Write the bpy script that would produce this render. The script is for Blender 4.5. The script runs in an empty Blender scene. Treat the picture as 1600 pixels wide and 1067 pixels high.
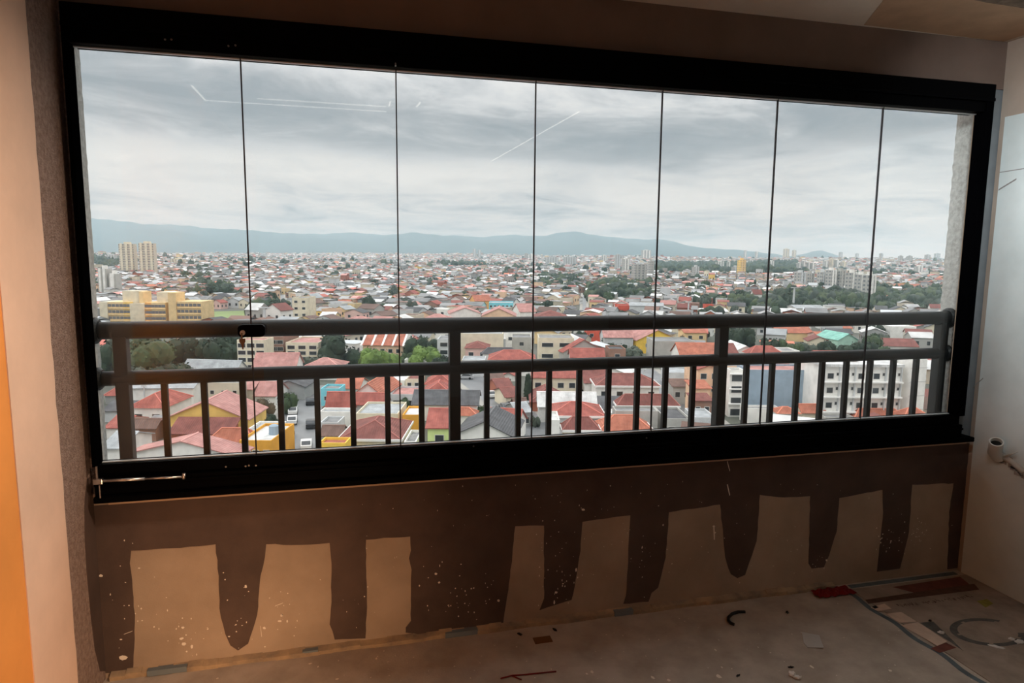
import bpy, bmesh, math, random
import numpy as np
from mathutils import Vector, Matrix

random.seed(7)
RNG = np.random.default_rng(11)
SC = bpy.context.scene
COL = SC.collection

# ------------------------------------------------------------------ camera
F_PX = 1030.0
CAM = np.array([0.91812139, -2.64149522, 1.6])
CR = np.array([0.97133752, -0.23755503, 0.00842751])
CU = np.array([0.02106505, 0.12133875, 0.99238761])
CF = np.array([0.23676925, 0.9637658, -0.12286499])
cam = bpy.data.cameras.new('camera')
cam.sensor_width = 36.0
cam.lens = F_PX / 1600 * 36.0
cam.clip_start = 0.02
cam.clip_end = 30000
camo = bpy.data.objects.new('camera', cam)
COL.objects.link(camo)
camo.matrix_world = Matrix(((CR[0], CU[0], -CF[0], CAM[0]), (CR[1], CU[1], -CF[1], CAM[1]),
                            (CR[2], CU[2], -CF[2], CAM[2]), (0, 0, 0, 1)))
SC.camera = camo
vs = SC.view_settings
vs.view_transform = 'Standard'
vs.look = 'None'
vs.exposure = 0.0
vs.gamma = 1.0
vs.use_curve_mapping = False
SC.cycles.transparent_max_bounces = 24
SC.cycles.max_bounces = 8
SC.cycles.diffuse_bounces = 4
SC.cycles.volume_bounces = 1


def lin(r, g, b):
    f = lambda c: c / 12.92 if c <= 0.04045 else ((c + 0.055) / 1.055) ** 2.4
    return (f(r / 255), f(g / 255), f(b / 255))


# ------------------------------------------------------------------ world: overcast sky
W = bpy.data.worlds.new('overcast_sky')
SC.world = W
W.use_nodes = True
nt = W.node_tree
N = nt.nodes
L = nt.links
N.clear()


def nd(tp, **kw):
    n = N.new(tp)
    for k, v in kw.items():
        setattr(n, k, v)
    return n


def wmath(op, a, b=None, c=None, clamp=False):
    n = nd('ShaderNodeMath', operation=op, use_clamp=clamp)
    for i, v in enumerate((a, b, c)):
        if v is None:
            continue
        if isinstance(v, (int, float)):
            n.inputs[i].default_value = v
        else:
            L.new(v, n.inputs[i])
    return n.outputs[0]


tc = nd('ShaderNodeTexCoord')
sep = nd('ShaderNodeSeparateXYZ')
L.new(tc.outputs['Generated'], sep.inputs[0])
zz = wmath('MAXIMUM', sep.outputs[2], 0.0)
den = wmath('ADD', zz, 0.10)
cx_ = wmath('DIVIDE', sep.outputs[0], den)
cy_ = wmath('DIVIDE', sep.outputs[1], den)
cmb = nd('ShaderNodeCombineXYZ')
L.new(cx_, cmb.inputs[0])
L.new(cy_, cmb.inputs[1])
cmb.inputs[2].default_value = 3.4


def wnoise(scale, detail, rough, dist=0.0, off=(0, 0, 0)):
    m = nd('ShaderNodeMapping')
    m.inputs['Location'].default_value = off
    L.new(cmb.outputs[0], m.inputs[0])
    n = nd('ShaderNodeTexNoise')
    n.inputs['Scale'].default_value = scale
    n.inputs['Detail'].default_value = detail
    n.inputs['Roughness'].default_value = rough
    n.inputs['Distortion'].default_value = dist
    L.new(m.outputs[0], n.inputs['Vector'])
    return n.outputs[0]


n1 = wnoise(0.42, 6, 0.55, 0.3, (1.7, 0.4, 0))
n2 = wnoise(1.3, 7, 0.62, 0.5, (5.0, 2.0, 1))
mixn = wmath('ADD', wmath('MULTIPLY', n1, 0.5), wmath('MULTIPLY', n2, 0.5))
# cloud deck: brighter layer low over the city, darker base higher up
elev = nd('ShaderNodeValToRGB')
e = elev.color_ramp.elements
e[0].position = 0.0
e[0].color = (0.45, 0.45, 0.45, 1)
e[1].position = 1.0
e[1].color = (0.34, 0.34, 0.34, 1)
for p_, v_ in ((0.03, 0.50), (0.065, 0.64), (0.10, 0.82), (0.135, 0.74), (0.165, 0.30), (0.20, 0.20), (0.25, 0.34), (0.33, 0.50)):
    q = e.new(p_)
    q.color = (v_, v_, v_, 1)
L.new(wmath('ADD', zz, wmath('MULTIPLY', wmath('SUBTRACT', n2, 0.5), 0.10)), elev.inputs[0])
val = wmath('ADD', wmath('MULTIPLY', wmath('SUBTRACT', mixn, 0.5), 3.4), elev.outputs[0])
ramp = nd('ShaderNodeValToRGB')
r_ = ramp.color_ramp.elements
r_[0].position = 0.0
r_[0].color = (*lin(146, 151, 156), 1)
r_[1].position = 1.0
r_[1].color = (*lin(242, 240, 235), 1)
for p_, c_ in ((0.22, (169, 172, 175)), (0.45, (205, 206, 207)), (0.7, (227, 226, 223))):
    q = r_.new(p_)
    q.color = (*lin(*c_), 1)
L.new(val, ramp.inputs[0])
# an overcast sky gets steadily brighter towards the zenith
gain = wmath('ADD', 0.85, wmath('MULTIPLY', wmath('POWER', zz, 1.5), 3.4))
bg = nd('ShaderNodeBackground')
L.new(ramp.outputs[0], bg.inputs[0])
L.new(gain, bg.inputs[1])
wo = nd('ShaderNodeOutputWorld')
L.new(bg.outputs[0], wo.inputs[0])

# ------------------------------------------------------------------ the sun, spread wide by the cloud deck
sun = bpy.data.lights.new('clouded_sun', 'SUN')
sun.energy = 1.7
sun.angle = math.radians(120)
sun.color = (1.0, 0.98, 0.95)
suno = bpy.data.objects.new('clouded_sun', sun)
COL.objects.link(suno)
_az, _el = math.radians(-35), math.radians(58)
suno.rotation_euler = Vector((math.sin(_az) * math.cos(_el), math.cos(_az) * math.cos(_el), math.sin(_el))).to_track_quat('Z', 'Y').to_euler()

# ------------------------------------------------------------------ interior lights (a work lamp behind the camera, by the left wall, and added fills)
def area_light(name, loc, target, size, power, color, spread=180):
    d = bpy.data.lights.new(name, 'AREA')
    d.shape = 'DISK'
    d.size = size
    d.energy = power
    d.color = color
    d.spread = math.radians(spread)
    o = bpy.data.objects.new(name, d)
    COL.objects.link(o)
    o.location = loc
    o.rotation_euler = (Vector(target) - Vector(loc)).to_track_quat('-Z', 'Y').to_euler()
    return o


area_light('work_lamp_light', (0.80, -1.7, 0.26), (0.40, 0.0, 0.14), 0.16, 2.7, (1.0, 0.60, 0.33), 72)
area_light('left_wall_fill', (1.9, -1.2, 2.55), (-0.02, -0.95, 1.1), 0.2, 9.5, (1.0, 0.74, 0.54), 70)  # added warm fill, unseen, to brighten the left wall
area_light('right_wall_fill', (2.3, -1.6, 2.6), (3.99, -0.45, 2.0), 0.2, 7.0, (0.88, 0.96, 1.0), 54)  # added cool fill, unseen, to brighten the upper right wall
area_light('room_fill_light', (1.3, -3.7, 1.3), (0.9, -4.9, 1.6), 0.6, 6.5, (0.90, 0.95, 1.0))  # added fill bounced off the back wall to lift the room


# ------------------------------------------------------------------ projection helpers: photograph pixel -> place in the world
def ray(px, py):
    return CF + CR * (px - 800) / F_PX - CU * (py - 533.5) / F_PX


def on_y(px, py, y0=0.0):
    d = ray(px, py)
    return CAM + d * (y0 - CAM[1]) / d[1]


def on_x(px, py, x0):
    d = ray(px, py)
    return CAM + d * (x0 - CAM[0]) / d[0]


def on_z(px, py, z0=0.0):
    d = ray(px, py)
    return CAM + d * (z0 - CAM[2]) / d[2]


def project(P):
    v = np.asarray(P, float) - CAM
    w = v @ CF
    return 800 + F_PX * (v @ CR) / w, 533.5 - F_PX * (v @ CU) / w, w


TD = np.array([0, 400, 700, 1200, 2000, 3000, 4000, 4600, 5200, 9000])
TZ = np.array([-29, -29, -28, -24, -15, -3, 14, 20, 10, -20])


def terrain(x, y):
    d = np.hypot(x, y)
    z = np.interp(d, TD, TZ)
    a = np.clip((d - 500) / 900, 0, 1)
    z = z + a * (5 * np.sin(x / 210 + 1.3) * np.cos(y / 260 + .4) + 7 * np.sin(x / 520 + y / 610))
    return z


def ground(px, py):
    d = ray(px, py)
    d = d / np.hypot(d[0], d[1])
    t = 60.0
    prev = t
    while t < 5200:
        p = CAM + d * t
        if p[2] <= terrain(p[0], p[1]):
            lo, hi = prev, t
            for _ in range(25):
                m = (lo + hi) / 2
                p = CAM + d * m
                if p[2] <= terrain(p[0], p[1]):
                    hi = m
                else:
                    lo = m
            p = CAM + d * hi
            return np.array([p[0], p[1], terrain(p[0], p[1])])
        prev = t
        t *= 1.01
    p = CAM + d * 4500
    return np.array([p[0], p[1], terrain(p[0], p[1])])


# ------------------------------------------------------------------ materials
MATS = {}


def mat(name, col, rough=0.8, var=0.0, scale=5.0, bump=0.0, bscale=40.0, metal=0.0, spec=0.3, col2=None, detail=5.0, lo=0.35, hi=0.65, bdist=0.01):
    if name in MATS:
        return MATS[name]
    m = bpy.data.materials.new(name)
    m.use_nodes = True
    t = m.node_tree
    b = t.nodes['Principled BSDF']
    b.inputs['Roughness'].default_value = rough
    b.inputs['Metallic'].default_value = metal
    b.inputs['Specular IOR Level'].default_value = spec
    c = lin(*col)
    tcn = t.nodes.new('ShaderNodeTexCoord')
    if var or col2:
        nz = t.nodes.new('ShaderNodeTexNoise')
        nz.inputs['Scale'].default_value = scale
        nz.inputs['Detail'].default_value = detail
        nz.inputs['Roughness'].default_value = 0.6
        t.links.new(tcn.outputs['Object'], nz.inputs['Vector'])
        rp = t.nodes.new('ShaderNodeValToRGB')
        c2 = lin(*col2) if col2 else tuple(x * (1 - var) for x in c)
        c1 = c if col2 else tuple(min(1, x * (1 + var)) for x in c)
        rp.color_ramp.elements[0].position = lo
        rp.color_ramp.elements[0].color = (*c2, 1)
        rp.color_ramp.elements[1].position = hi
        rp.color_ramp.elements[1].color = (*c1, 1)
        t.links.new(nz.outputs[0], rp.inputs[0])
        t.links.new(rp.outputs[0], b.inputs['Base Color'])
    else:
        b.inputs['Base Color'].default_value = (*c, 1)
    if bump:
        nb = t.nodes.new('ShaderNodeTexNoise')
        nb.inputs['Scale'].default_value = bscale
        nb.inputs['Detail'].default_value = 3
        t.links.new(tcn.outputs['Object'], nb.inputs['Vector'])
        bp = t.nodes.new('ShaderNodeBump')
        bp.inputs['Strength'].default_value = bump
        bp.inputs['Distance'].default_value = bdist
        t.links.new(nb.outputs[0], bp.inputs['Height'])
        t.links.new(bp.outputs[0], b.inputs['Normal'])
    MATS[name] = m
    return m


def roof_mat(name, col, col2):
    """clay tiles or corrugated sheet: courses in colour and fine relief"""
    if name in MATS:
        return MATS[name]
    m = mat(name, col, 0.85, col2=col2, scale=0.6, lo=0.3, hi=0.7)
    t = m.node_tree
    b = t.nodes['Principled BSDF']
    tcn = t.nodes['Texture Coordinate']
    # rain stains and moss, in patches of their own
    base = b.inputs['Base Color'].links[0].from_socket
    nz = t.nodes.new('ShaderNodeTexNoise')
    nz.inputs['Scale'].default_value = 0.35
    nz.inputs['Detail'].default_value = 9
    nz.inputs['Roughness'].default_value = 0.72
    t.links.new(tcn.outputs['Object'], nz.inputs['Vector'])
    rp = t.nodes.new('ShaderNodeValToRGB')
    rp.color_ramp.elements[0].position = 0.34
    rp.color_ramp.elements[0].color = (0.52, 0.52, 0.52, 1)
    rp.color_ramp.elements[1].position = 0.62
    rp.color_ramp.elements[1].color = (1.08, 1.08, 1.08, 1)
    t.links.new(nz.outputs[0], rp.inputs[0])
    mx = t.nodes.new('ShaderNodeMix')
    mx.data_type = 'RGBA'
    mx.blend_type = 'MULTIPLY'
    mx.inputs[0].default_value = 0.75
    t.links.new(base, mx.inputs[6])
    t.links.new(rp.outputs[0], mx.inputs[7])
    t.links.new(mx.outputs[2], b.inputs['Base Color'])
    wv = t.nodes.new('ShaderNodeTexWave')
    wv.inputs['Scale'].default_value = 0.9
    wv.inputs['Distortion'].default_value = 1.0
    wv.inputs['Detail'].default_value = 2
    t.links.new(tcn.outputs['Object'], wv.inputs['Vector'])
    bp = t.nodes.new('ShaderNodeBump')
    bp.inputs['Strength'].default_value = 0.5
    bp.inputs['Distance'].default_value = 0.08
    t.links.new(wv.outputs[1], bp.inputs['Height'])
    t.links.new(bp.outputs[0], b.inputs['Normal'])
    return m


def glass_mat(name, tint=(0.97, 0.98, 0.98), ior=1.45):
    m = bpy.data.materials.new(name)
    m.use_nodes = True
    t = m.node_tree
    t.nodes.clear()
    tr = t.nodes.new('ShaderNodeBsdfTransparent')
    tr.inputs[0].default_value = (*tint, 1)
    gl = t.nodes.new('ShaderNodeBsdfGlossy')
    gl.inputs['Roughness'].default_value = 0.0
    fr = t.nodes.new('ShaderNodeFresnel')
    ge = t.nodes.new('ShaderNodeNewGeometry')
    mr = t.nodes.new('ShaderNodeMapRange')     # both faces of the thin pane reflect alike
    mr.inputs['To Min'].default_value = ior
    mr.inputs['To Max'].default_value = 1 / ior
    t.links.new(ge.outputs['Backfacing'], mr.inputs['Value'])
    t.links.new(mr.outputs[0], fr.inputs[0])
    mx = t.nodes.new('ShaderNodeMixShader')
    t.links.new(fr.outputs[0], mx.inputs[0])
    t.links.new(tr.outputs[0], mx.inputs[1])
    t.links.new(gl.outputs[0], mx.inputs[2])
    o = t.nodes.new('ShaderNodeOutputMaterial')
    t.links.new(mx.outputs[0], o.inputs[0])
    return m


def emit_mat(name, col, strength):
    m = bpy.data.materials.new(name)
    m.use_nodes = True
    b = m.node_tree.nodes['Principled BSDF']
    b.inputs['Base Color'].default_value = (0.9, 0.9, 0.9, 1)
    b.inputs['Emission Color'].default_value = (*col, 1)
    b.inputs['Emission Strength'].default_value = strength
    return m


def attr_mat(name, rough=0.85, nscale=0.0):
    m = bpy.data.materials.new(name)
    m.use_nodes = True
    t = m.node_tree
    b = t.nodes['Principled BSDF']
    b.inputs['Roughness'].default_value = rough
    b.inputs['Specular IOR Level'].default_value = 0.2
    a = t.nodes.new('ShaderNodeAttribute')
    a.attribute_name = 'paint'
    t.links.new(a.outputs['Color'], b.inputs['Base Color'])
    return m


# ------------------------------------------------------------------ mesh helpers
class MB:
    def __init__(self):
        self.v = []
        self.f = []
        self.mi = []

    def add(self, vs_, fs, mi=0):
        o = len(self.v)
        self.v.extend([tuple(float(c) for c in p) for p in vs_])
        for f in fs:
            self.f.append(tuple(i + o for i in f))
            self.mi.append(mi)
        return self

    def box(self, x0, x1, y0, y1, z0, z1, mi=0):
        return self.add([(x0, y0, z0), (x1, y0, z0), (x1, y1, z0), (x0, y1, z0), (x0, y0, z1), (x1, y0, z1), (x1, y1, z1), (x0, y1, z1)],
                        [(0, 3, 2, 1), (4, 5, 6, 7), (0, 1, 5, 4), (1, 2, 6, 5), (2, 3, 7, 6), (3, 0, 4, 7)], mi)

    def prism(self, poly, axis, a0, a1, mi=0):
        """extrude a 2-D polygon (counter-clockwise) along axis 'x','y' or 'z' from a0 to a1"""
        n = len(poly)
        def P(p, a):
            return {'x': (a, p[0], p[1]), 'y': (p[0], a, p[1]), 'z': (p[0], p[1], a)}[axis]
        vs_ = [P(p, a0) for p in poly] + [P(p, a1) for p in poly]
        fs = [tuple(range(n))[::-1], tuple(range(n, 2 * n))] + [(i, (i + 1) % n, n + (i + 1) % n, n + i) for i in range(n)]
        return self.add(vs_, fs, mi)

    def tube(self, pts, r, seg=10, caps=True, mi=0, rx=None):
        pts = [Vector(p) for p in pts]
        rings = []
        for i, p in enumerate(pts):
            d = (pts[min(i + 1, len(pts) - 1)] - pts[max(i - 1, 0)]).normalized()
            up = Vector((0, 0, 1)) if abs(d.z) < 0.95 else Vector((0, 1, 0))
            s = d.cross(up).normalized()
            t = s.cross(d).normalized()
            rr = r[i] if isinstance(r, (list, tuple)) else r
            r2 = rr if rx is None else rx
            rings.append([p + s * math.cos(2 * math.pi * k / seg) * r2 + t * math.sin(2 * math.pi * k / seg) * rr for k in range(seg)])
        vs_ = [v for ring in rings for v in ring]
        fs = []
        for i in range(len(rings) - 1):
            for k in range(seg):
                a, b = i * seg + k, i * seg + (k + 1) % seg
                fs.append((a, b, b + seg, a + seg))
        if caps:
            fs.append(tuple(range(seg))[::-1])
            fs.append(tuple(range((len(rings) - 1) * seg, len(rings) * seg)))
        return self.add(vs_, fs, mi)

    def mesh(self, name, mats):
        me = bpy.data.meshes.new(name)
        me.from_pydata(self.v, [], self.f)
        for m in (mats if isinstance(mats, (list, tuple)) else [mats]):
            me.materials.append(m)
        if any(self.mi):
            me.polygons.foreach_set('material_index', self.mi)
        bm = bmesh.new()
        bm.from_mesh(me)
        bmesh.ops.recalc_face_normals(bm, faces=bm.faces)
        bm.to_mesh(me)
        bm.free()
        return me

    def build(self, name, mats, parent=None, smooth=False, bevel=0.0, **props):
        me = self.mesh(name, mats)
        if smooth:
            me.polygons.foreach_set('use_smooth', [True] * len(me.polygons))
        o = bpy.data.objects.new(name, me)
        COL.objects.link(o)
        if parent is not None:
            o.parent = parent
        if bevel:
            md = o.modifiers.new('edge', 'BEVEL')
            md.width = bevel
            md.segments = 2
            md.limit_method = 'ANGLE'
        for k, v in props.items():
            o[k] = v
        return o


def empty(name, loc=(0, 0, 0), rz=0.0, **props):
    o = bpy.data.objects.new(name, None)
    o.empty_display_size = 0.1
    COL.objects.link(o)
    o.location = [float(c) for c in loc]
    o.rotation_euler = (0, 0, rz)
    for k, v in props.items():
        o[k] = v
    return o


def struct(o):
    o['kind'] = 'structure'
    return o


def smooth_by_angle(o, deg=40):
    me = o.data
    me.polygons.foreach_set('use_smooth', [True] * len(me.polygons))
    bm = bmesh.new()
    bm.from_mesh(me)
    for ed in bm.edges:
        if len(ed.link_faces) == 2 and ed.calc_face_angle(0) > math.radians(deg):
            ed.smooth = False
    bm.to_mesh(me)
    bm.free()


# ================================================================== THE ROOM
M_TAN = mat('tan_parapet_paint', (170, 150, 130), 0.85, col2=(150, 131, 112), scale=3.0, bump=0.25, bscale=180, bdist=0.002)
M_PRIMER = mat('dark_brown_sealer', (88, 71, 63), 0.75, col2=(72, 58, 52), scale=4.0, bump=0.2, bscale=160, bdist=0.002)
M_STUCCO = mat('rough_brown_stucco', (160, 138, 126), 0.95, col2=(130, 108, 97), scale=60, bump=1.0, bscale=150, bdist=0.01)
M_PEACH = mat('peach_plaster', (222, 190, 168), 0.9, var=0.08, scale=3, bump=0.15, bscale=30, bdist=0.004)
M_OCHRE = mat('orange_wall_paint', (226, 150, 76), 0.8, var=0.08, scale=3, bump=0.1, bscale=20, bdist=0.003)
M_LINTEL = mat('brown_lintel_plaster', (110, 92, 82), 0.9, var=0.1, scale=4, bump=0.2, bscale=120, bdist=0.002)
M_CEIL = mat('ceiling_plaster', (206, 194, 180), 0.9, var=0.08, scale=2.5, bump=0.2, bscale=100, bdist=0.002)
M_CEIL2 = mat('brown_ceiling_patch', (178, 146, 118), 0.9, var=0.1, scale=6, bump=0.3, bscale=140, bdist=0.003)
M_FLOOR = mat('dusty_screed', (186, 172, 158), 0.9, col2=(162, 148, 134), scale=6, bump=0.25, bscale=130, bdist=0.003)
M_GREY = mat('grey_wall_skim', (168, 152, 138), 0.85, col2=(148, 132, 118), scale=2.2, bump=0.1, bscale=60, bdist=0.002)
M_PUTTY = mat('pale_wall_skim', (216, 223, 221), 0.8, col2=(194, 202, 200), scale=2.0)
M_BLACK = mat('black_aluminium', (5, 5, 6), 0.5, spec=0.015)
M_RAIL = mat('dark_charcoal_paint', (34, 36, 36), 0.5, var=0.08, scale=8, spec=0.3)
M_OUT = mat('grey_outer_stucco', (192, 190, 184), 0.95, col2=(164, 162, 156), scale=45, bump=0.5, bscale=70, bdist=0.008)
M_CHROME = mat('brushed_steel', (205, 200, 195), 0.28, metal=1.0)
M_SEAL = mat('dark_glass_joint', (40, 38, 42), 0.5)
M_EDGE_GLINT = mat('glass_edge_highlight', (205, 208, 208), 0.3)  # highlight and sky halo along the glass edges, painted as pale strips
GLASS = glass_mat('clear_glass')

XL, XR = -0.02, 3.99
YB = -4.9
ZC = 2.65
# lower parapet + lintel + thin cheeks, one wall
mb = MB()
mb.box(XL - .2, XR + .2, 0.0, 0.19, -0.2, 0.716)
mb.box(XL - .2, XR + .2, 0.0, 0.19, 2.432, 2.9)
mb.box(3.86, XR + .2, 0.007, 0.03, 0.716, 2.432)
wf = struct(mb.build('wall_front', M_TAN))
wf.data.materials.append(M_LINTEL)
wf.data.materials.append(mat('grey_cheek_plaster', (112, 116, 118), 0.9, var=.1, scale=8))
for p in wf.data.polygons:
    if p.center.x > 3.87 and 0.005 < p.center.y < 0.04:
        p.material_index = 2
    elif p.center.z > 2.4:
        p.material_index = 1
# floor, ceiling, back, right
struct(MB().box(XL - .2, XR + .2, YB - .2, 0.19, -0.25, 0.0).build('floor', M_FLOOR))
ce = struct(MB().box(XL - .2, XR + .2, YB - .2, 0.0, ZC, ZC + .2).build('ceiling', M_CEIL))
struct(MB().box(XL - .2, XR + .2, YB - .2, YB, 0, ZC).build('wall_back', M_PUTTY))
wr = struct(MB().box(XR, XR + .2, YB, 0.0, 0, ZC).build('wall_right', M_GREY))
# left wall: stucco end, plastered jamb, painted stretch
wl = struct(MB().box(XL - .2, XL, -0.262, 0.0, 0, ZC).build('wall_left', M_STUCCO))
mbp = MB()
nz = 40
pts = [(-0.256 + 0.006 * math.sin(i * 2.1) * random.random(), i * ZC / nz) for i in range(nz + 1)]
mbp.prism([(-0.545, 0), *[(a, b) for a, b in pts], (-0.545, ZC)], 'x', XL - .2, XL + 0.006)
mbp.build('plaster_band', M_PEACH, wl)
MB().box(XL - .2, XL + 0.003, YB, -0.54, 0, ZC).build('painted_panel', M_OCHRE, wl)
# dark sealer lapping on to the stucco
lap = [(-0.0, 0.80), (-0.043, 0.80), (-0.075, 0.74), (-0.085, 0.70), (-0.10, 0.60), (-0.105, 0.473), (-0.098, 0.3), (-0.085, 0.167), (-0.05, 0.06), (-0.0, 0.03)]
MB().prism([(a, b) for a, b in lap], 'x', XL - 0.001, XL + 0.0015).build('sealer_coat', M_PRIMER, wl)
# sealer on the parapet: band with brushed-down fingers
FING = [(146, 786), (160, 1052), (208, 1050), (211, 960), (203, 880), (205, 860), (270, 856), (337, 850), (342, 900), (343, 950), (352, 990), (360, 1008), (372, 1016), (388, 1005),
        (402, 960), (407, 900), (414, 870), (416, 850), (470, 851), (515, 848), (518, 880), (518, 940), (515, 975), (523, 999), (571, 997), (573, 960), (572, 843), (600, 840),
        (641, 838), (642, 860), (639, 872), (643, 890), (642, 970), (634, 980), (634, 988), (652, 990), (655, 995), (786, 977), (797, 900), (805, 822), (850, 821), (850, 935),
        (843, 953), (893, 937), (898, 915), (907, 860), (910, 815), (985, 805), (978, 930), (974, 943), (1013, 940), (1018, 926), (1028, 918), (1040, 870), (1045, 800), (1125, 788),
        (1133, 870), (1142, 897), (1152, 903), (1164, 898), (1170, 880), (1182, 845), (1187, 773), (1225, 777), (1266, 775), (1263, 880), (1268, 888), (1287, 886), (1295, 868),
        (1307, 830), (1311, 778), (1379, 765), (1380, 800), (1370, 893), (1406, 888), (1420, 830), (1425, 757), (1490, 755), (1483, 800), (1480, 890), (1509, 888), (1516, 693)]
poly = []
prev = None
for q in FING:
    w_ = on_y(q[0], q[1], 0.0)
    cur = (min(max(w_[0], XL), XR), max(w_[2], 0.012))
    if prev is not None:
        ln = math.hypot(cur[0] - prev[0], cur[1] - prev[1])
        k = max(1, int(ln / 0.03))
        for j in range(1, k):
            t = j / k
            jit = 0.0022 * (random.random() - .5) * 2
            poly.append((prev[0] + (cur[0] - prev[0]) * t + jit, prev[1] + (cur[1] - prev[1]) * t + jit))
    poly.append(cur)
    prev = cur
poly = [(a, min(b, 0.6865)) for a, b in poly]
poly[0] = (XL, 0.6855)
poly[-1] = (XR, 0.686)
pc = MB().prism(poly[::-1], 'y', -0.0016, 0.001).build('sealer_coat', M_PRIMER, wf)
# bare edge along the top of the parapet
MB().box(0.03, 3.97, -0.0022, 0.001, 0.6855, 0.714).build('bare_edge', mat('bare_plaster_edge', (196, 164, 136), 0.9), wf)
# baseboard strip of pale mortar along the wall foot
M_MORT = mat('pale_mortar', (176, 150, 118), 0.9, col2=(128, 112, 96), scale=9, bump=0.4, bscale=50, bdist=0.004)
mb = MB()
xs = np.linspace(XL + .02, 3.22, 60)
for i in range(len(xs) - 1):
    h0, h1 = 0.020 + 0.006 * math.sin(i * 1.7) * random.random(), 0.020 + 0.006 * math.sin((i + 1) * 1.7) * random.random()
    d = -0.026 + 0.004 * math.sin(i * .9)
    mb.add([(xs[i], 0, 0), (xs[i + 1], 0, 0), (xs[i + 1], d, 0), (xs[i], d, 0), (xs[i], 0, h0 + .006), (xs[i + 1], 0, h0 + .006), (xs[i + 1], d, h0 - .004), (xs[i], d, h0 - .004)],
           [(0, 1, 2, 3), (4, 5, 6, 7), (0, 1, 5, 4), (1, 2, 6, 5), (2, 3, 7, 6), (3, 0, 4, 7)])
bbd = struct(mb.build('baseboard_front', M_MORT))
M_BLUEG = mat('blue_grey_stain', (110, 118, 122), 0.9)
for a, b in ((0.13, 0.27), (0.70, 0.76), (1.28, 1.42), (2.05, 2.14)):
    MB().box(a, b, -0.029, -0.002, 0.002, 0.0235).build('grey_smear', M_BLUEG, bbd)
# ceiling patches
MB().prism([(2.95, -0.42), (3.16, -0.02), (3.96, -0.005), (3.96, -0.34), (3.45, -0.36)], 'z', ZC - 0.0015, ZC + .001).build('brown_patch', M_CEIL2, ce)
MB().prism([(1.6, -0.62), (1.6, -0.42), (3.0, -0.36), (3.45, -0.33), (3.98, -0.30), (3.98, -0.62)], 'z', ZC - 0.001, ZC + .001).build('rough_patch', mat('grey_brown_ceiling_patch', (120, 104, 90), 0.95, var=.25, scale=30, bump=.6, bscale=60), ce)
# right wall: pale skim coat stopping short of the corner and the ceiling, scuffs, the pipe stub
MB().box(XR - 0.002, XR + .001, -2.6, -0.024, 0.0, 2.30).build('pale_skim', M_PUTTY, wr)
M_SCUFF = mat('grey_scuff', (138, 134, 130), 0.9)
for a, b, w_ in (((1562, 270), (1600, 264), .004), ((1560, 298), (1588, 281), .008), ((1510, 615), (1536, 592), .007)):
    A, B = on_x(*a, XR - .003), on_x(*b, XR - .003)
    dz = (B[2] - A[2])
    MB().add([(XR - .003, A[1], A[2]), (XR - .003, B[1], B[2]), (XR - .003, B[1], B[2] + w_), (XR - .003, A[1], A[2] + w_)], [(0, 1, 2, 3)]).build('scuff', M_SCUFF, wr)
M_PVC = mat('white_pipe', (200, 196, 188), 0.5)
M_PIN = mat('pipe_bore_shade', (30, 28, 26), 0.9)
pz, py_ = 0.745, -0.165
pipe = empty('drain_pipe', (XR, py_, pz), label='white plastic pipe stub poking up beside the wall chase on the right wall', category='pipe')
A = Vector(on_x(1557, 690, XR - 0.07)) - Vector((XR, py_, pz))
ax = Vector((-.42, -.40, .82)).normalized()
B = A - ax * .075
C0 = Vector((-.004, B.y + .004, B.z - .03))
RO, RI = .030, .0245
MB().tube([C0, B, A], RO, 20, caps=False).build('pipe_body', M_PVC, pipe, smooth=True)
MB().tube([A, A - ax * .05], RI, 20, caps=False).build('inner_wall', M_PVC, pipe, smooth=True)
rim = MB()
n_ = 20
s_ = ax.cross(Vector((1, 0, 0))).normalized()
t_ = ax.cross(s_)
ro = [A + s_ * math.cos(2 * math.pi * k / n_) * RO + t_ * math.sin(2 * math.pi * k / n_) * RO for k in range(n_)]
ri = [A + s_ * math.cos(2 * math.pi * k / n_) * RI + t_ * math.sin(2 * math.pi * k / n_) * RI for k in range(n_)]
rim.add(ro + ri, [(k, (k + 1) % n_, n_ + (k + 1) % n_, n_ + k) for k in range(n_)])
rim.build('rim', M_PVC, pipe)
MB().tube([A - ax * .02, A - ax * .022], RI - .0002, 20).build('bore_shade', M_PIN, pipe)  # dark disc paints the shade down inside the open pipe
C1, C2 = Vector(on_x(1568, 712, XR - .004)), Vector(on_x(1600, 738, XR - .004))
org = Vector((XR, py_, pz))
MB().tube([C1 - org, (C1 + C2) / 2 - org + Vector((0, 0, .004)), C2 - org], [0.018, 0.014, 0.016], 10).build('branch_pipe', M_PVC, pipe, smooth=True)
MB().tube([Vector(on_x(1569, 714, XR - .015)) - org, Vector(on_x(1590, 706, XR - .03)) - org], [0.007, .0025], 8).build('spigot', M_PVC, pipe, smooth=True)
mb = MB()
for k in range(16):
    q = Vector(on_x(1555 + 3.2 * k, 708 + 2.3 * k + random.uniform(-8, 10), XR - .002)) - org
    s = random.uniform(.008, .018)
    mb.box(q.x - .004, q.x + .002, q.y - s, q.y + s, q.z - s * .6, q.z + s * .6)
mb.build('plaster_fill', mat('rough_chase_plaster', (170, 166, 160), 0.95, bump=.6, bscale=60), pipe)

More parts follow.
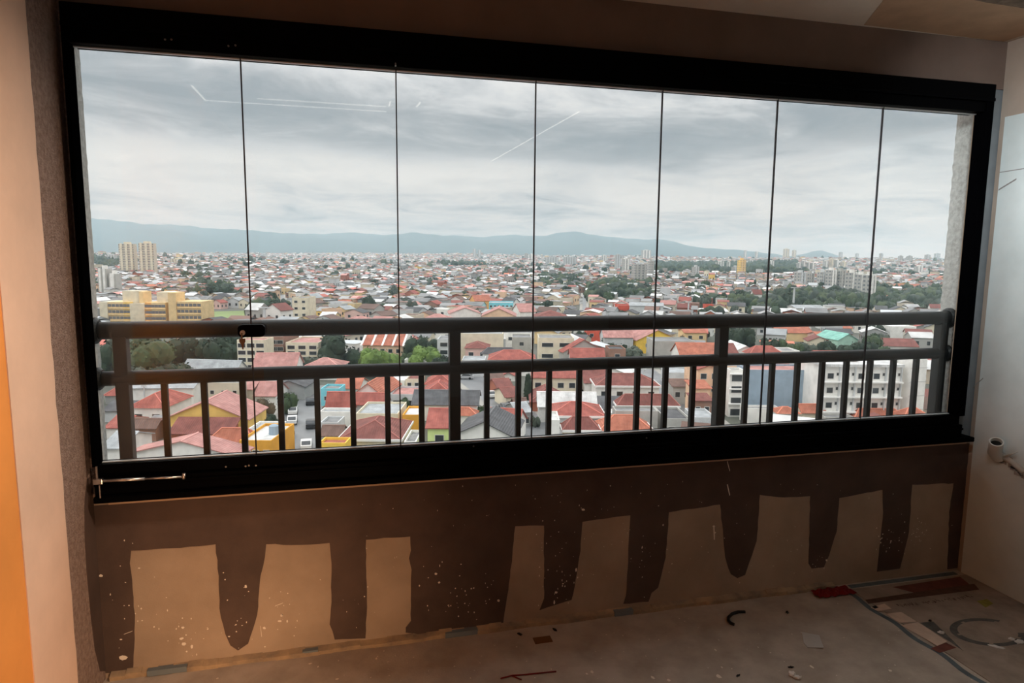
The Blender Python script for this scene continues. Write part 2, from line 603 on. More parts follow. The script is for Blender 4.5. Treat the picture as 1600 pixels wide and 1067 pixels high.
# ================================================================== GLAZED BALCONY FRONT
win = empty('window_1', (0, 0, 0), kind='structure')
PW = 0.55199
ZT, ZB = 2.31, 0.848
XI0, XI1 = 0.02, 3.838
XJ, XK = 0.005, 3.877
M_JAMB = mat('matt_black_aluminium', (4, 4, 5), 1.0, spec=0.0)
MB().box(-0.06, XJ + .006, 0.0005, 0.0305, 0.7165, 2.431).build('mortar_joint', M_STUCCO, wl)
mb = MB()
mb.box(XJ, XK, -0.062, 0.055, 2.365, 2.434)
mb.box(XI0, XI1, -0.048, 0.04, ZT, 2.366)
mb.box(XJ, XK, -0.066, -0.055, 2.356, 2.372)
mb.build('top_frame', M_BLACK, win, bevel=0.003)
MB().box(XJ, XI0, -0.06, 0.006, ZB, 2.366).build('jamb', M_JAMB, win, bevel=0.002)
mb = MB().box(XI1, XK, -0.06, 0.006, ZB, 2.366)
mb.build('jamb', M_JAMB, win, bevel=0.002)
mb = MB()
mb.box(XJ, XK + .002, -0.05, 0.05, 0.738, 0.80)
mb.box(XJ, XK + .002, -0.03, 0.035, 0.80, ZB)
mb.box(XJ, XK + .002, -0.058, -0.045, 0.775, 0.785)
mb.build('bottom_track', M_BLACK, win, bevel=0.002)
MB().box(XJ, 3.938, -0.072, 0.06, 0.715, 0.739).build('sill_lip', M_BLACK, win, bevel=0.004)
for k in range(7):
    a = XI0 - .005 if k == 0 else k * PW + 0.0022
    b = XI1 + .01 if k == 6 else (k + 1) * PW - 0.0022
    p = MB().box(a, b, -0.004, 0.004, ZB - .01, ZT + .01).build('pane', GLASS, win)
    MB().box(max(a, XI0), min(b, XI1), -0.006, 0.006, ZB - .002, ZB + .0035).build('bottom_edge_glint', M_EDGE_GLINT, p)
    MB().box(max(a, XI0), min(b, XI1), -0.006, 0.006, ZT - .004, ZT + .001).build('top_edge_halo', M_EDGE_GLINT, p)  # pale strip paints the bright sky halo under the head frame
for k in range(1, 7):
    MB().box(k * PW - .0022, k * PW + .0022, -0.0045, 0.0045, ZB, ZT).build('glass_joint', M_SEAL, win)
# little screws along the track and head
M_SCREW = mat('dull_screw_steel', (120, 116, 112), 0.4, metal=0.8)
for px_, py__ in ((353, 729), (384, 728), (389, 727), (400, 727), (740, 697), (1010, 684)):
    q = on_y(px_, py__, -0.03)
    MB().tube([(q[0], -0.0300, q[2]), (q[0], -0.033, q[2])], 0.0035, 8).build('screw', M_SCREW, win)
for px_, py__ in ((258, 62), (268, 62), (357, 72), (368, 71)):
    q = on_y(px_, py__, -0.048)
    MB().tube([(q[0], -0.0480, q[2]), (q[0], -0.051, q[2])], 0.0035, 8).build('screw', M_SCREW, win)
q = on_y(618, 101, -0.048)
MB().tube([(q[0], -0.047, q[2] + .006), (q[0], -0.052, q[2] - .006)], 0.003, 8).build('hinge_pin', M_CHROME, win)
# lock on the first joint, key hanging from it
a, b = on_y(371, 517, -0.03), on_y(414, 517, -0.03)
zc = on_y(392, 517, -0.03)[2]
lk = MB()
hw, hh = (b[0] - a[0]) / 2, 0.0235
xc = (a[0] + b[0]) / 2
pl = []
for cxs, czs, a0 in ((1, 1, 0), (-1, 1, 90), (-1, -1, 180), (1, -1, 270)):
    for k in range(6):
        an = math.radians(a0 + k * 18)
        pl.append((xc + cxs * (hw - .016) + .016 * math.cos(an), zc + czs * (hh - .016) + .016 * math.sin(an)))
lk.prism(pl, 'y', -0.032, -0.004)
lock = lk.build('lock', M_BLACK, win, bevel=0.004)
kc = on_y(379, 520, -0.036)
MB().tube([(kc[0], -0.031, kc[2]), (kc[0], -0.038, kc[2])], 0.0095, 16).build('key_cylinder', M_CHROME, lock, smooth=False)
M_BRASS = mat('dull_brass', (112, 84, 62), 0.35, metal=0.7)
kk = MB()
kt, kb_ = on_y(378, 529, -0.04), on_y(380, 546, -0.04)
zt_, zb_ = kt[2], kb_[2]
kk.prism([(kt[0] - .010, zt_), (kt[0] - .010, zt_ - .012), (kt[0] - .003, zt_ - .022), (kt[0] + .000, zb_), (kt[0] + .004, zb_), (kt[0] + .006, zt_ - .022), (kt[0] + .012, zt_ - .012), (kt[0] + .012, zt_)], 'y', -0.041, -0.039)
kk.tube([(kt[0], -0.038, kc[2]), (kt[0], -0.0405, zt_ - .004)], 0.003, 8)
kk.build('key', M_BRASS, lock)

# chrome telescopic stay rod with its bracket
r0, r1 = on_y(150, 752, -0.064), on_y(287, 745, -0.064)
rod = empty('stay_rod', (float(r0[0]), -0.064, float(r0[2])), label='slim chrome stay rod across the black sill at the lower left window corner', category='rod')
dx, dz = r1[0] - r0[0], r1[2] - r0[2]
MB().tube([(0.01, 0, 0), (dx * .55, 0, dz * .55)], 0.0062, 10).build('outer_tube', M_CHROME, rod, smooth=True)
MB().tube([(dx * .5, 0, dz * .5), (dx, 0, dz)], 0.0046, 10).build('inner_tube', M_CHROME, rod, smooth=True)
MB().box(-.008, .022, -.008, .010, -.011, .009).build('bracket', M_CHROME, rod, bevel=.002)
MB().tube([(dx, -.002, dz - .008), (dx + .002, 0, dz + .014)], 0.007, 10).build('end_knob', M_CHROME, rod, smooth=True)
u0 = on_y(151, 729, -0.064)
MB().box(float(u0[0] - r0[0]) - .004, float(u0[0] - r0[0]) + .002, -.002, .004, 0.005, float(u0[2] - r0[2])).build('upright_pin', M_CHROME, rod)
l0 = on_y(157, 778, -0.075)
MB().box(float(l0[0] - r0[0]) - .002, float(l0[0] - r0[0]) + .002, -.013, -.009, float(l0[2] - r0[2]), -.012).build('drop_pin', M_CHROME, rod)

# outer reveals and ledge beyond the glass
mb = MB()
ny, nzv = 2, 90
def reveal(xf, sgn, name):
    mb = MB()
    zs = np.linspace(0.70, 2.55, nzv)
    fr = []
    for i, z in enumerate(zs):
        j = 0.004 * math.sin(i * 1.9) * random.random() + 0.003 * (random.random() - .5)
        fr.append((0.185 + j, z))
    mb.prism([(0.031, zs[0]), *fr, (0.031, zs[-1])], 'x', xf, xf + sgn * 0.16)
    o = mb.build(name, M_OUT)
    return struct(o)
reveal(-0.024, -1, 'trim_1')
reveal(3.93, 1, 'trim_2')

# ================================================================== BALCONY RAILING
RY = 0.125
rail = empty('balcony_railing', (1.95, RY, 0.70), label='charcoal balcony railing with two round rails and square balusters outside the glass', category='railing')
RX0, RX1 = -0.024, 3.93
ox, oz = 1.95, 0.70
def loc(o):
    return o
def rbox(x0, x1, y0, y1, z0, z1, name, bev=.003):
    return MB().box(x0 - ox, x1 - ox, y0 - RY, y1 - RY, z0 - oz, z1 - oz).build(name, M_RAIL, rail, bevel=bev)
MB().tube([(RX0 - ox, 0, 1.322 - oz), (RX1 - ox, 0, 1.322 - oz)], 0.0335, 20).build('top_rail', M_RAIL, rail)
smooth_by_angle(rail.children[-1])
MB().tube([(RX0 - ox, 0, 1.1385 - oz), (RX1 - ox, 0, 1.1385 - oz)], 0.0285, 20).build('middle_rail', M_RAIL, rail)
smooth_by_angle(rail.children[-1])
for x_, s in ((RX0, 1), (RX1, -1)):
    for z_, rr in ((1.322, .050), (1.1385, .044)):
        MB().tube([(x_ - ox, 0, z_ - oz), (x_ + s * .012 - ox, 0, z_ - oz), (x_ + s * .022 - ox, 0, z_ - oz)], [rr, rr, rr * .8], 20).build('flange', M_RAIL, rail)
        smooth_by_angle(rail.children[-1])
POSTS = [0.068, 1.345, 2.617, 3.885]
for x_ in POSTS:
    rbox(x_ - .0235, x_ + .0235, RY - .024, RY + .024, 0.716, 1.30, 'post')
for i in range(3):
    for k in range(8):
        x_ = POSTS[i] + (POSTS[i + 1] - POSTS[i]) * (k + 1) / 9
        rbox(x_ - .0115, x_ + .0115, RY - .0115, RY + .0115, 0.716, 1.12, 'baluster', .0015)

# ================================================================== LED LINES ON THE CEILING (seen mirrored in the glass)
M_LED = emit_mat('lit_led_diffuser', (1.0, 0.90, 0.76), 4.0)
M_ALU = mat('white_led_profile', (220, 218, 214), 0.5)
def led(x0, y0, x1, y1, label):
    dx, dy = x1 - x0, y1 - y0
    ln = math.hypot(dx, dy)
    o = empty('linear_lamp', (x0, y0, ZC), math.atan2(dy, dx), label=label, category='lamp')
    MB().box(0, ln, -.011, .011, -.006, 0).build('profile', M_ALU, o)
    MB().box(.004, ln - .004, -.006, .006, -.0085, -.006).build('diffuser', M_LED, o)
led(-0.008, -2.30, 1.20, -2.31, 'long lit ceiling line mirrored in the first and second panes, lower of two')
led(0.002, -1.90, 0.002, -2.288, 'short lit ceiling line meeting the long one at a corner')
led(0.34, -2.15, 1.19, -2.15, 'lit ceiling line running just above the long one in the glass')
led(1.205, -2.14, 1.205, -1.98, 'short lit ceiling line at the second glass joint')
led(1.39, -2.11, 1.40, -1.95, 'tiny lit ceiling dash in the third pane')
led(2.41, -4.40, 2.515, -1.93, 'slanting lit ceiling line mirrored across the third and fourth panes')

# ================================================================== BITS ON THE FLOOR AND WALL
mb = MB()
M_SPECK = mat('white_splatter', (226, 214, 198), 0.8)
def speck(c, r, nrm):
    n = random.choice((5, 6, 7))
    a0 = random.random() * 6
    st = random.uniform(.6, 1.3)
    P = []
    for k in range(n):
        a = a0 + 2 * math.pi * k / n
        rr = r * random.uniform(.7, 1.2)
        u, v = rr * math.cos(a) * st, rr * math.sin(a) / st
        P.append((c[0] + u, -0.0018, c[2] + v) if nrm == 'y' else (c[0] + u, c[1] + v, 0.0012))
    return P
for (cx0, cy0, sx, sy, n, rm) in ((190, 930, 40, 80, 22, .003), (300, 985, 60, 30, 22, .003), (370, 950, 30, 60, 14, .0025), (440, 965, 30, 30, 14, .003), (560, 930, 60, 80, 16, .002),
                                  (730, 920, 60, 60, 40, .003), (870, 900, 30, 60, 34, .003), (930, 850, 60, 50, 26, .002), (1010, 880, 40, 60, 20, .0025), (700, 790, 200, 30, 20, .002),
                                  (950, 780, 200, 30, 24, .0025), (1140, 880, 60, 60, 16, .002), (1230, 860, 60, 30, 14, .002), (1390, 840, 22, 22, 26, .0035), (1435, 835, 20, 20, 30, .003),
                                  (1280, 880, 15, 10, 6, .003), (1360, 780, 120, 40, 14, .002)):
    for _ in range(n):
        q = on_y(random.gauss(cx0, sx * .6), random.gauss(cy0, sy * .6), 0)
        if not (0.03 < q[2] < 0.69 and 0 < q[0] < 3.95):
            continue
        P = speck(q, rm * random.uniform(.4, 1.3), 'y')
        mb.add(P, [tuple(range(len(P)))])
for px_, py__, r in ((158, 899, .006), (384, 916, .006), (193, 1027, .012), (286, 980, .006), (284, 997, .007), (287, 1006, .008), (300, 1010, .006), (413, 981, .006), (440, 961, .006), (437, 970, .006), (449, 970, .005),
                     (681, 896, .006), (686, 910, .006), (779, 938, .006), (911, 796, .007), (900, 890, .006), (869, 925, .006), (866, 941, .007), (1036, 820, .005), (1003, 855, .005), (1291, 875, .006), (1117, 832, .006), (1115, 822, .006), (1116, 842, .005)):
    P = speck(on_y(px_, py__, 0), r, 'y')
    mb.add(P, [tuple(range(len(P)))])
for a, b, w_ in (((430, 947), (442, 941), .004), ((194, 991), (207, 985), .003), ((1136, 721), (1140, 735), .003), ((1136, 757), (1140, 773), .004), ((407, 978), (409, 994), .0015), ((1115, 824), (1116, 840), .006)):
    A, B = on_y(*a), on_y(*b)
    mb.add([(A[0] - w_ / 2, -.0018, A[2]), (A[0] + w_ / 2, -.0018, A[2] + w_), (B[0] + w_ / 2, -.0018, B[2]), (B[0] - w_ / 2, -.0018, B[2] - w_)], [(0, 1, 2, 3)])
mb.build('plaster_splatter', M_SPECK, wf, kind='stuff')
mb = MB()
for _ in range(150):
    px_, py__ = random.uniform(500, 1590), random.uniform(930, 1066)
    q = on_z(px_, py__)
    if q[1] > -0.06 or q[0] > 3.9:
        continue
    P = speck(q, random.uniform(.001, .0035), 'z')
    mb.add(P, [tuple(range(len(P)))])
for px_, py__, r in ((588, 1029, .006), (485, 1037, .006), (497, 1042, .004), (527, 1061, .006), (340, 1060, .005), (925, 1050, .009), (917, 1053, .006), (1020, 1059, .009), (1045, 1063, .008), (1118, 1016, .006), (1123, 1057, .011), (1268, 1042, .008), (1391, 1048, .008), (1128, 1043, .005)):
    P = speck(on_z(px_, py__), r, 'z')
    mb.add(P, [tuple(range(len(P)))])
mb.build('floor_crumbs', M_SPECK, kind='stuff', label='pale plaster crumbs and paint spots scattered over the dusty floor')

M_BLKP = mat('black_rubber', (16, 15, 15), 0.5)
ps = [on_z(*q) for q in ((1164, 958), (1153, 958), (1144, 961), (1138, 967), (1138, 972), (1142, 976), (1147, 978))]
MB().tube([(p[0], p[1], 0.007) for p in ps], 0.007, 8).build('cable_offcut', M_BLKP, smooth=True, label='short black hook-shaped cable offcut on the floor before the parapet', category='cable')
ps = [on_z(*q) for q in ((782, 1061), (800, 1057), (820, 1055), (845, 1053), (869, 1050))]
MB().tube([(p[0], p[1], 0.003 + .002 * (i % 2)) for i, p in enumerate(ps)], 0.0028, 7).tube([(ps[1][0], ps[1][1], .003), (ps[1][0] + .03, ps[1][1] - .03, .003)], .0025, 6).build('red_wire', mat('red_wire_plastic', (120, 22, 20), 0.5), smooth=True, label='thin red wire lying on the floor at the bottom edge', category='wire')
ps = [on_z(*q) for q in ((1253, 989), (1280, 993), (1287, 1014), (1262, 1012), (1256, 1006))]
o = MB().add([(p[0], p[1], 0.001 + h) for p, h in zip(ps, (.004, .001, .006, .001, .002))] + [(p[0], p[1], 0.0 + h) for p, h in zip(ps, (.003, .0, .005, .0, .001))],
             [(0, 1, 2, 3, 4), (9, 8, 7, 6, 5)] + [(i, (i + 1) % 5, 5 + (i + 1) % 5, 5 + i) for i in range(5)]).build('paper_scrap', mat('grey_white_paper', (186, 182, 176), 0.8), label='pale four-cornered paper scrap flat on the floor', category='paper')


def pebble(name, px_, py__, r, m, label, cat, sq=.6, ln=1.0, rz=0.0):
    q = on_z(px_, py__)
    bm = bmesh.new()
    bmesh.ops.create_icosphere(bm, subdivisions=2, radius=1)
    for v in bm.verts:
        s = r * (1 + .35 * math.sin(v.co.x * 5.1 + px_) * math.cos(v.co.y * 4.3 + py__) + .15 * random.random())
        v.co = Vector((v.co.x * s * ln, v.co.y * s, v.co.z * s * sq))
    zmin = min(v.co.z for v in bm.verts)
    for v in bm.verts:
        v.co.z -= zmin
    me = bpy.data.meshes.new(name)
    bm.to_mesh(me)
    bm.free()
    me.materials.append(m)
    o = bpy.data.objects.new(name, me)
    COL.objects.link(o)
    o.location = (q[0], q[1], 0.0)
    o.rotation_euler = (0, 0, rz)
    o['label'] = label
    o['category'] = cat
    return o


M_CRUMP = mat('white_tissue', (214, 210, 204), 0.8)
pebble('crumpled_paper', 1238, 1056, .013, M_CRUMP, 'rounder crumpled white wad on the floor, with a black fleck behind it', 'paper')
pebble('crumpled_paper', 1246, 1060, .010, M_CRUMP, 'flatter white wad touching the rounder one', 'paper', .5, 1.5, -.4)
M_DARKB = mat('dark_debris', (30, 24, 20), 0.8)
pebble('debris_chip', 1235, 1043, .0055, M_DARKB, 'black sliver just behind the crumpled white wads', 'debris', .4, 2.2, -.1)
pebble('debris_chip', 1153, 1056, .0045, M_DARKB, 'black sliver beside a white spot near the floor front', 'debris', .4, 2.4, .5)
pebble('debris_chip', 1230, 959, .006, M_DARKB, 'small dark triangular crumb right of the hook-shaped cable', 'debris', 1.0, 1.0)
pebble('debris_chip', 812, 992, .006, M_DARKB, 'dark clip on the floor left of the brown cardboard bit', 'debris', .6, 2.0, -1.0)
pebble('debris_chip', 867, 985, .006, M_DARKB, 'dark clip on the floor right of the brown cardboard bit', 'debris', .6, 2.0, -1.0)
pebble('debris_chip', 1453, 971, .006, M_DARKB, 'black crumb on the printed cardboard near the corner', 'debris', .6, 1.3)
pebble('plaster_chip', 1470, 990, .010, M_CRUMP, 'white plaster chip on the dark strip of the cardboard', 'debris', .5, 1.3)
pebble('plaster_chip', 1558, 1012, .009, M_CRUMP, 'long white plaster sliver on the cardboard ring print', 'debris', .4, 3.0, -.75)
pebble('plaster_chip', 1592, 1005, .012, M_CRUMP, 'white plaster chip at the right edge of the floor', 'debris', .5, 1.5)
pebble('plaster_chip', 1580, 1000, .009, M_CRUMP, 'smaller white plaster chip close to the right edge one', 'debris', .5, 1.2)
q = on_z(848, 1000)
MB().box(-.038, .038, -.022, .022, 0, .003).build('cardboard_bit', mat('brown_card', (112, 74, 42), 0.9), label='small brown cardboard bit on the floor by the mortar strip', category='cardboard').location = (q[0], q[1], 0)
# red rag at the wall foot
bm = bmesh.new()
bmesh.ops.create_grid(bm, x_segments=24, y_segments=8, size=1)
for v in bm.verts:
    v.co = Vector((v.co.x * .105, v.co.y * .035, .012 + .010 * math.sin(v.co.x * 13) * math.cos(v.co.y * 5) + .006 * random.random() - .010 * max(abs(v.co.x), abs(v.co.y)) ** 4))
me = bpy.data.meshes.new('red_rag')
bm.to_mesh(me)
bm.free()
me.materials.append(mat('red_cloth', (116, 20, 18), 0.9))
rag = bpy.data.objects.new('red_rag', me)
COL.objects.link(rag)
q = on_z(1295, 922)
rag.location = (q[0], -0.065, 0.002)
rag['label'] = 'crumpled dark red rag at the foot of the parapet'
rag['category'] = 'rag'

# protective cardboard in the right corner
M_CARD = mat('dusty_cardboard', (168, 148, 132), 0.9, col2=(138, 122, 108), scale=7, bump=.2, bscale=60, bdist=.002)
M_CARDD = mat('brown_print_band', (92, 66, 54), 0.9, var=.2, scale=20)
M_CARDR = mat('red_print', (112, 64, 54), 0.9, var=.2, scale=20)
M_CARDG = mat('grey_print', (92, 88, 82), 0.9, var=.25, scale=24)
M_CARDP = mat('pale_print', (206, 180, 160), 0.9, var=.1, scale=14)
M_YEL = mat('olive_sticker', (138, 130, 58), 0.8, var=.2, scale=20)
card = empty('cardboard_sheet', (3.63, -0.45, 0), label='dusty printed cardboard laid over the floor in the right corner', category='cardboard')
def cpoly(pts, z0, z1, name, m, parent=card, off=(3.63, -0.45)):
    return MB().prism([(a - off[0], b - off[1]) for a, b in pts], 'z', z0, z1).build(name, m, parent)
cpoly([(3.28, -0.95), (3.985, -0.95), (3.985, -0.055), (3.285, -0.055)], 0.0005, .003, 'sheet', M_CARD)
def fl(*pp):
    return [tuple(on_z(a, b)[:2]) for a, b in pp]
T0 = .003
cpoly(fl((1357, 944), (1530, 922), (1522, 913), (1352, 938)), T0, T0 + .0006, 'print_band', M_CARDD)
cpoly(fl((1440, 930), (1520, 918), (1500, 902), (1395, 918)), T0, T0 + .0005, 'print_band', M_CARDR)
cpoly(fl((1360, 950), (1372, 956), (1393, 952), (1382, 944)), T0, T0 + .0006, 'print_square', M_CARDP)
cpoly(fl((1362, 949), (1367, 952), (1373, 950), (1368, 947)), T0 + .0006, T0 + .0009, 'print_mark', M_BLKP)
cpoly(fl((1384, 960), (1405, 974), (1432, 972), (1408, 957)), T0, T0 + .0006, 'print_square', M_CARDP)
cpoly(fl((1408, 978), (1465, 1010), (1480, 1003), (1434, 973)), T0, T0 + .0006, 'print_square', M_CARDP)
cpoly(fl((1454, 1014), (1468, 1021), (1494, 1013), (1478, 1005)), T0, T0 + .0006, 'print_square', M_CARDR)
cpoly(fl((1437, 974), (1485, 1004), (1505, 1018), (1490, 1003), (1458, 972)), T0, T0 + .0006, 'print_band', M_CARDG)
cpoly(fl((1526, 940), (1540, 950), (1552, 944), (1542, 937)), T0, T0 + .0007, 'sticker', M_YEL)
# the printed ring
rc = on_z(1543, 988)
mb = MB()
for k in range(40):
    a0, a1 = 2 * math.pi * k / 48 + .6, 2 * math.pi * (k + 1) / 48 + .6
    ro_, ri_ = .170, .135 if k % 9 else .150
    mb.add([(rc[0] + ro_ * math.cos(a0) - 3.63, rc[1] + .62 * ro_ * math.sin(a0) + .45, T0 + .0006), (rc[0] + ro_ * math.cos(a1) - 3.63, rc[1] + .62 * ro_ * math.sin(a1) + .45, T0 + .0006),
            (rc[0] + ri_ * math.cos(a1) - 3.63, rc[1] + .62 * ri_ * math.sin(a1) + .45, T0 + .0006), (rc[0] + ri_ * math.cos(a0) - 3.63, rc[1] + .62 * ri_ * math.sin(a0) + .45, T0 + .0006)], [(0, 1, 2, 3)])
mb.build('print_ring', M_CARDG, card)
# faint line of worn print (too worn to read)
mb = MB()
A, B = on_z(1405, 948), on_z(1522, 933)
for k in range(34):
    t = k / 34 + random.uniform(-.006, .006)
    if k in (9, 10, 20, 26):
        continue
    x, y = A[0] + (B[0] - A[0]) * t - 3.63, A[1] + (B[1] - A[1]) * t + .45
    for _ in range(2):
        h = random.uniform(.006, .018)
        xx, yy = x + random.uniform(-.004, .004), y + random.uniform(-.012, .006)
        mb.add([(xx, yy, T0 + .0005), (xx + random.uniform(.002, .006), yy, T0 + .0005), (xx + .004, yy + h, T0 + .0005), (xx, yy + h, T0 + .0005)], [(0, 1, 2, 3)])
mb.build('worn_print', M_CARDD, card, kind='stuff')
# blue masking tape along the cardboard edge
M_TAPE = mat('blue_tape', (92, 102, 106), 0.8, var=.25, scale=12)
mb = MB()
ys = np.linspace(-0.05, -0.95, 30)
for i in range(29):
    xa, xb = 3.245 + .008 * math.sin(i * .8), 3.245 + .008 * math.sin((i + 1) * .8)
    mb.add([(xa - .008, ys[i], .0005), (xa + .018, ys[i], .0012), (xb + .018, ys[i + 1], .0012), (xb - .008, ys[i + 1], .0005)], [(0, 1, 2, 3)])
mb.build('masking_tape', M_TAPE, label='strip of blue masking tape along the left edge of the cardboard', category='tape')
mb = MB()
for (a, b, y0, y1) in ((3.3, 3.95, -0.042, -0.014),):
    mb.box(a, b, y0, y1, 0, .002)
mb.build('masking_tape', M_TAPE, label='strip of blue masking tape along the parapet foot behind the cardboard', category='tape')
# ================================================================== OUTSIDE: TERRAIN, STREETS, HILLS
M_GROUND = mat('city_ground', (112, 110, 104), 0.95, col2=(78, 84, 72), scale=0.03, detail=8)
M_ASPH = mat('wet_asphalt', (128, 130, 132), 0.45, col2=(104, 106, 108), scale=0.15, spec=0.5)
M_WALK = mat('pavement_concrete', (160, 157, 150), 0.9, var=.1, scale=.3)
M_HILL = mat('hill_forest', (58, 80, 84), 1.0, col2=(46, 66, 70), scale=0.004, detail=8)
mb = MB()
AZ = np.radians(np.linspace(-42, 70, 90))
RR = np.concatenate([np.linspace(40, 400, 20), np.geomspace(430, 5600, 46)])
V = []
for r in RR:
    for a in AZ:
        x, y = r * math.sin(a), r * math.cos(a)
        V.append((x, y, float(terrain(x, y))))
na = len(AZ)
mb.add(V, [(i * na + j, i * na + j + 1, (i + 1) * na + j + 1, (i + 1) * na + j) for i in range(len(RR) - 1) for j in range(na - 1)])
struct(mb.build('ground', M_GROUND, smooth=True))

RIDGE = [(-500, 352), (-200, 346), (0, 350), (100, 346), (150, 342), (190, 348), (225, 352), (265, 350), (300, 354), (320, 357), (345, 357), (375, 359), (400, 362), (430, 365), (470, 366), (540, 364), (575, 365), (610, 367), (650, 366),
         (690, 368), (740, 370), (790, 368), (850, 368), (905, 364), (935, 368), (960, 372), (1000, 373), (1035, 375), (1080, 384), (1120, 391), (1160, 390), (1190, 395), (1230, 400), (1250, 397), (1268, 393), (1285, 392), (1310, 400),
         (1350, 403), (1420, 404), (1500, 403), (1650, 398), (1900, 392), (2100, 396)]
rx_, ry_ = np.array([p[0] for p in RIDGE]), np.array([p[1] for p in RIDGE])
cols = np.arange(-500, 2101, 8)
V = []
rows = [(5000, None, -40.0), (5900, .30, 0), (6800, .62, 0), (7600, .86, 0), (8400, 1.0, 0), (9300, .8, 0), (10500, .3, 0)]
for D, fz, z0 in rows:
    for c in cols:
        yy = np.interp(c, rx_, ry_) + .8 * math.sin(c / 13.0) + .5 * math.sin(c / 5.0 + 1)
        d = ray(c, yy)
        h = CAM[2] + d[2] / (d @ CF) * 8400
        g = ray(c, 406)
        P = CAM + g * D
        n = 1 + .12 * math.sin(c / 37 + D / 500) * (0 if fz == 1.0 else 1)
        V.append((P[0], P[1], (-60 if fz is None else -60 + (h + 60) * fz * n)))
nc = len(cols)
hill = struct(MB().add(V, [(i * nc + j, i * nc + j + 1, (i + 1) * nc + j + 1, (i + 1) * nc + j) for i in range(len(rows) - 1) for j in range(nc - 1)]).build('distant_hills', M_HILL, smooth=True))
hill['kind'] = 'structure'

STREETS = []


def street(pts, width):
    G = [ground(*p) for p in pts]
    # resample
    P = []
    for i in range(len(G) - 1):
        for k in range(12):
            t = k / 12
            P.append(G[i] * (1 - t) + G[i + 1] * t)
    P.append(G[-1])
    P = [np.array([p[0], p[1], terrain(p[0], p[1])]) for p in P]
    for wd, dz, nm, m in ((width + 3.4, .12, 'pavement', M_WALK), (width, .16, 'road', M_ASPH)):
        v = []
        for i, p in enumerate(P):
            t = P[min(i + 1, len(P) - 1)] - P[max(i - 1, 0)]
            t = t[:2] / np.hypot(*t[:2])
            n = np.array([t[1], -t[0]])
            for s in (-1, 1):
                v.append((p[0] + n[0] * s * wd / 2, p[1] + n[1] * s * wd / 2, p[2] + dz))
        o = MB().add(v, [(2 * i, 2 * i + 1, 2 * i + 3, 2 * i + 2) for i in range(len(P) - 1)]).build(nm, m)
        o['kind'] = 'structure'
    for i in range(len(P) - 1):
        STREETS.append((P[i][:2], width / 2 + 6))
    return P


S1 = street([(458, 760), (468, 690), (474, 640), (480, 604)], 7.5)
S2 = street([(905, 745), (852, 690), (800, 640), (728, 586)], 7.5)
S3 = street([(1130, 690), (1075, 640), (1036, 605), (1003, 577)], 6.5)
S4 = street([(452, 505), (446, 480), (440, 460)], 2.5)
S5 = street([(912, 500), (913, 478), (913, 458)], 2.5)

# ================================================================== BUILDERS FOR BUILDINGS
WALLC = dict(white=(232, 230, 224), cream=(222, 212, 188), beige=(204, 194, 176), peach=(232, 196, 164), pink=(222, 186, 176), yellow=(238, 200, 116), ochre=(216, 158, 62), grey=(158, 158, 156), pale_grey=(198, 200, 200),
             blue_grey=(150, 168, 182), cyan=(128, 204, 216), lime=(206, 222, 150), orange=(234, 176, 110), brown=(150, 116, 100), red=(206, 92, 72), brick=(170, 106, 84), concrete=(176, 174, 168), mint=(172, 208, 190), sand=(226, 198, 150), deep_yellow=(236, 196, 84))
ROOFC = dict(red=((180, 106, 94), (146, 80, 72)), redbrown=((146, 92, 84), (122, 74, 68)), orange=((196, 124, 100), (164, 98, 78)), pink=((200, 150, 142), (176, 124, 118)), brown=((130, 104, 94), (108, 86, 78)), grey=((158, 158, 158), (126, 126, 126)),
             dark=((104, 104, 106), (82, 82, 84)), white=((232, 232, 230), (208, 208, 206)), teal=((150, 206, 192), (130, 186, 172)), metal=((184, 188, 190), (160, 164, 166)))


def wmat(c):
    return mat('wall_paint_' + c, WALLC[c], 0.9, var=.13, scale=.45, detail=9, lo=.3, hi=.6)


def rmat(c):
    return roof_mat('roof_' + c, *ROOFC[c])


M_WPANE = mat('dark_window_glass', (48, 52, 56), 0.15, spec=0.6)
M_WFRAME = mat('window_frame_paint', (206, 204, 198), 0.6)
M_FASCIA = mat('white_fascia', (238, 236, 232), 0.7)
M_TANK = mat('tank_plastic', (150, 168, 182), 0.6)
WIN_MESH = {}


def win_mesh(w, h):
    k = (round(w, 1), round(h, 1))
    if k not in WIN_MESH:
        w, h = k
        f = MB()
        f.box(-w / 2 - .08, w / 2 + .08, -.07, .02, -.08, 0).box(-w / 2 - .08, w / 2 + .08, -.07, .02, h, h + .08).box(-w / 2 - .08, -w / 2, -.07, .02, 0, h).box(w / 2, w / 2 + .08, -.07, .02, 0, h)
        p = MB().box(-w / 2, w / 2, -.03, .01, 0, h)
        WIN_MESH[k] = (f.mesh('window', [M_WFRAME]), p.mesh('pane', [M_WPANE]))
    return WIN_MESH[k]


def put_window(parent, x, y, z, w, h, rz=0.0):
    f, p = win_mesh(max(.4, w), max(.4, h))
    o = bpy.data.objects.new('window', f)
    COL.objects.link(o)
    o.parent = parent
    o.location = (x, y, z)
    o.rotation_euler = (0, 0, rz)
    q = bpy.data.objects.new('pane', p)
    COL.objects.link(q)
    q.parent = o
    return o


def slab(mb, a, b, c, d, th, mi=0):
    """thin sheet with the four corners a b c d on top"""
    P = [a, b, c, d]
    mb.add(P + [(p[0], p[1], p[2] - th) for p in P], [(0, 1, 2, 3), (7, 6, 5, 4), (0, 4, 5, 1), (1, 5, 6, 2), (2, 6, 7, 3), (3, 7, 4, 0)], mi)


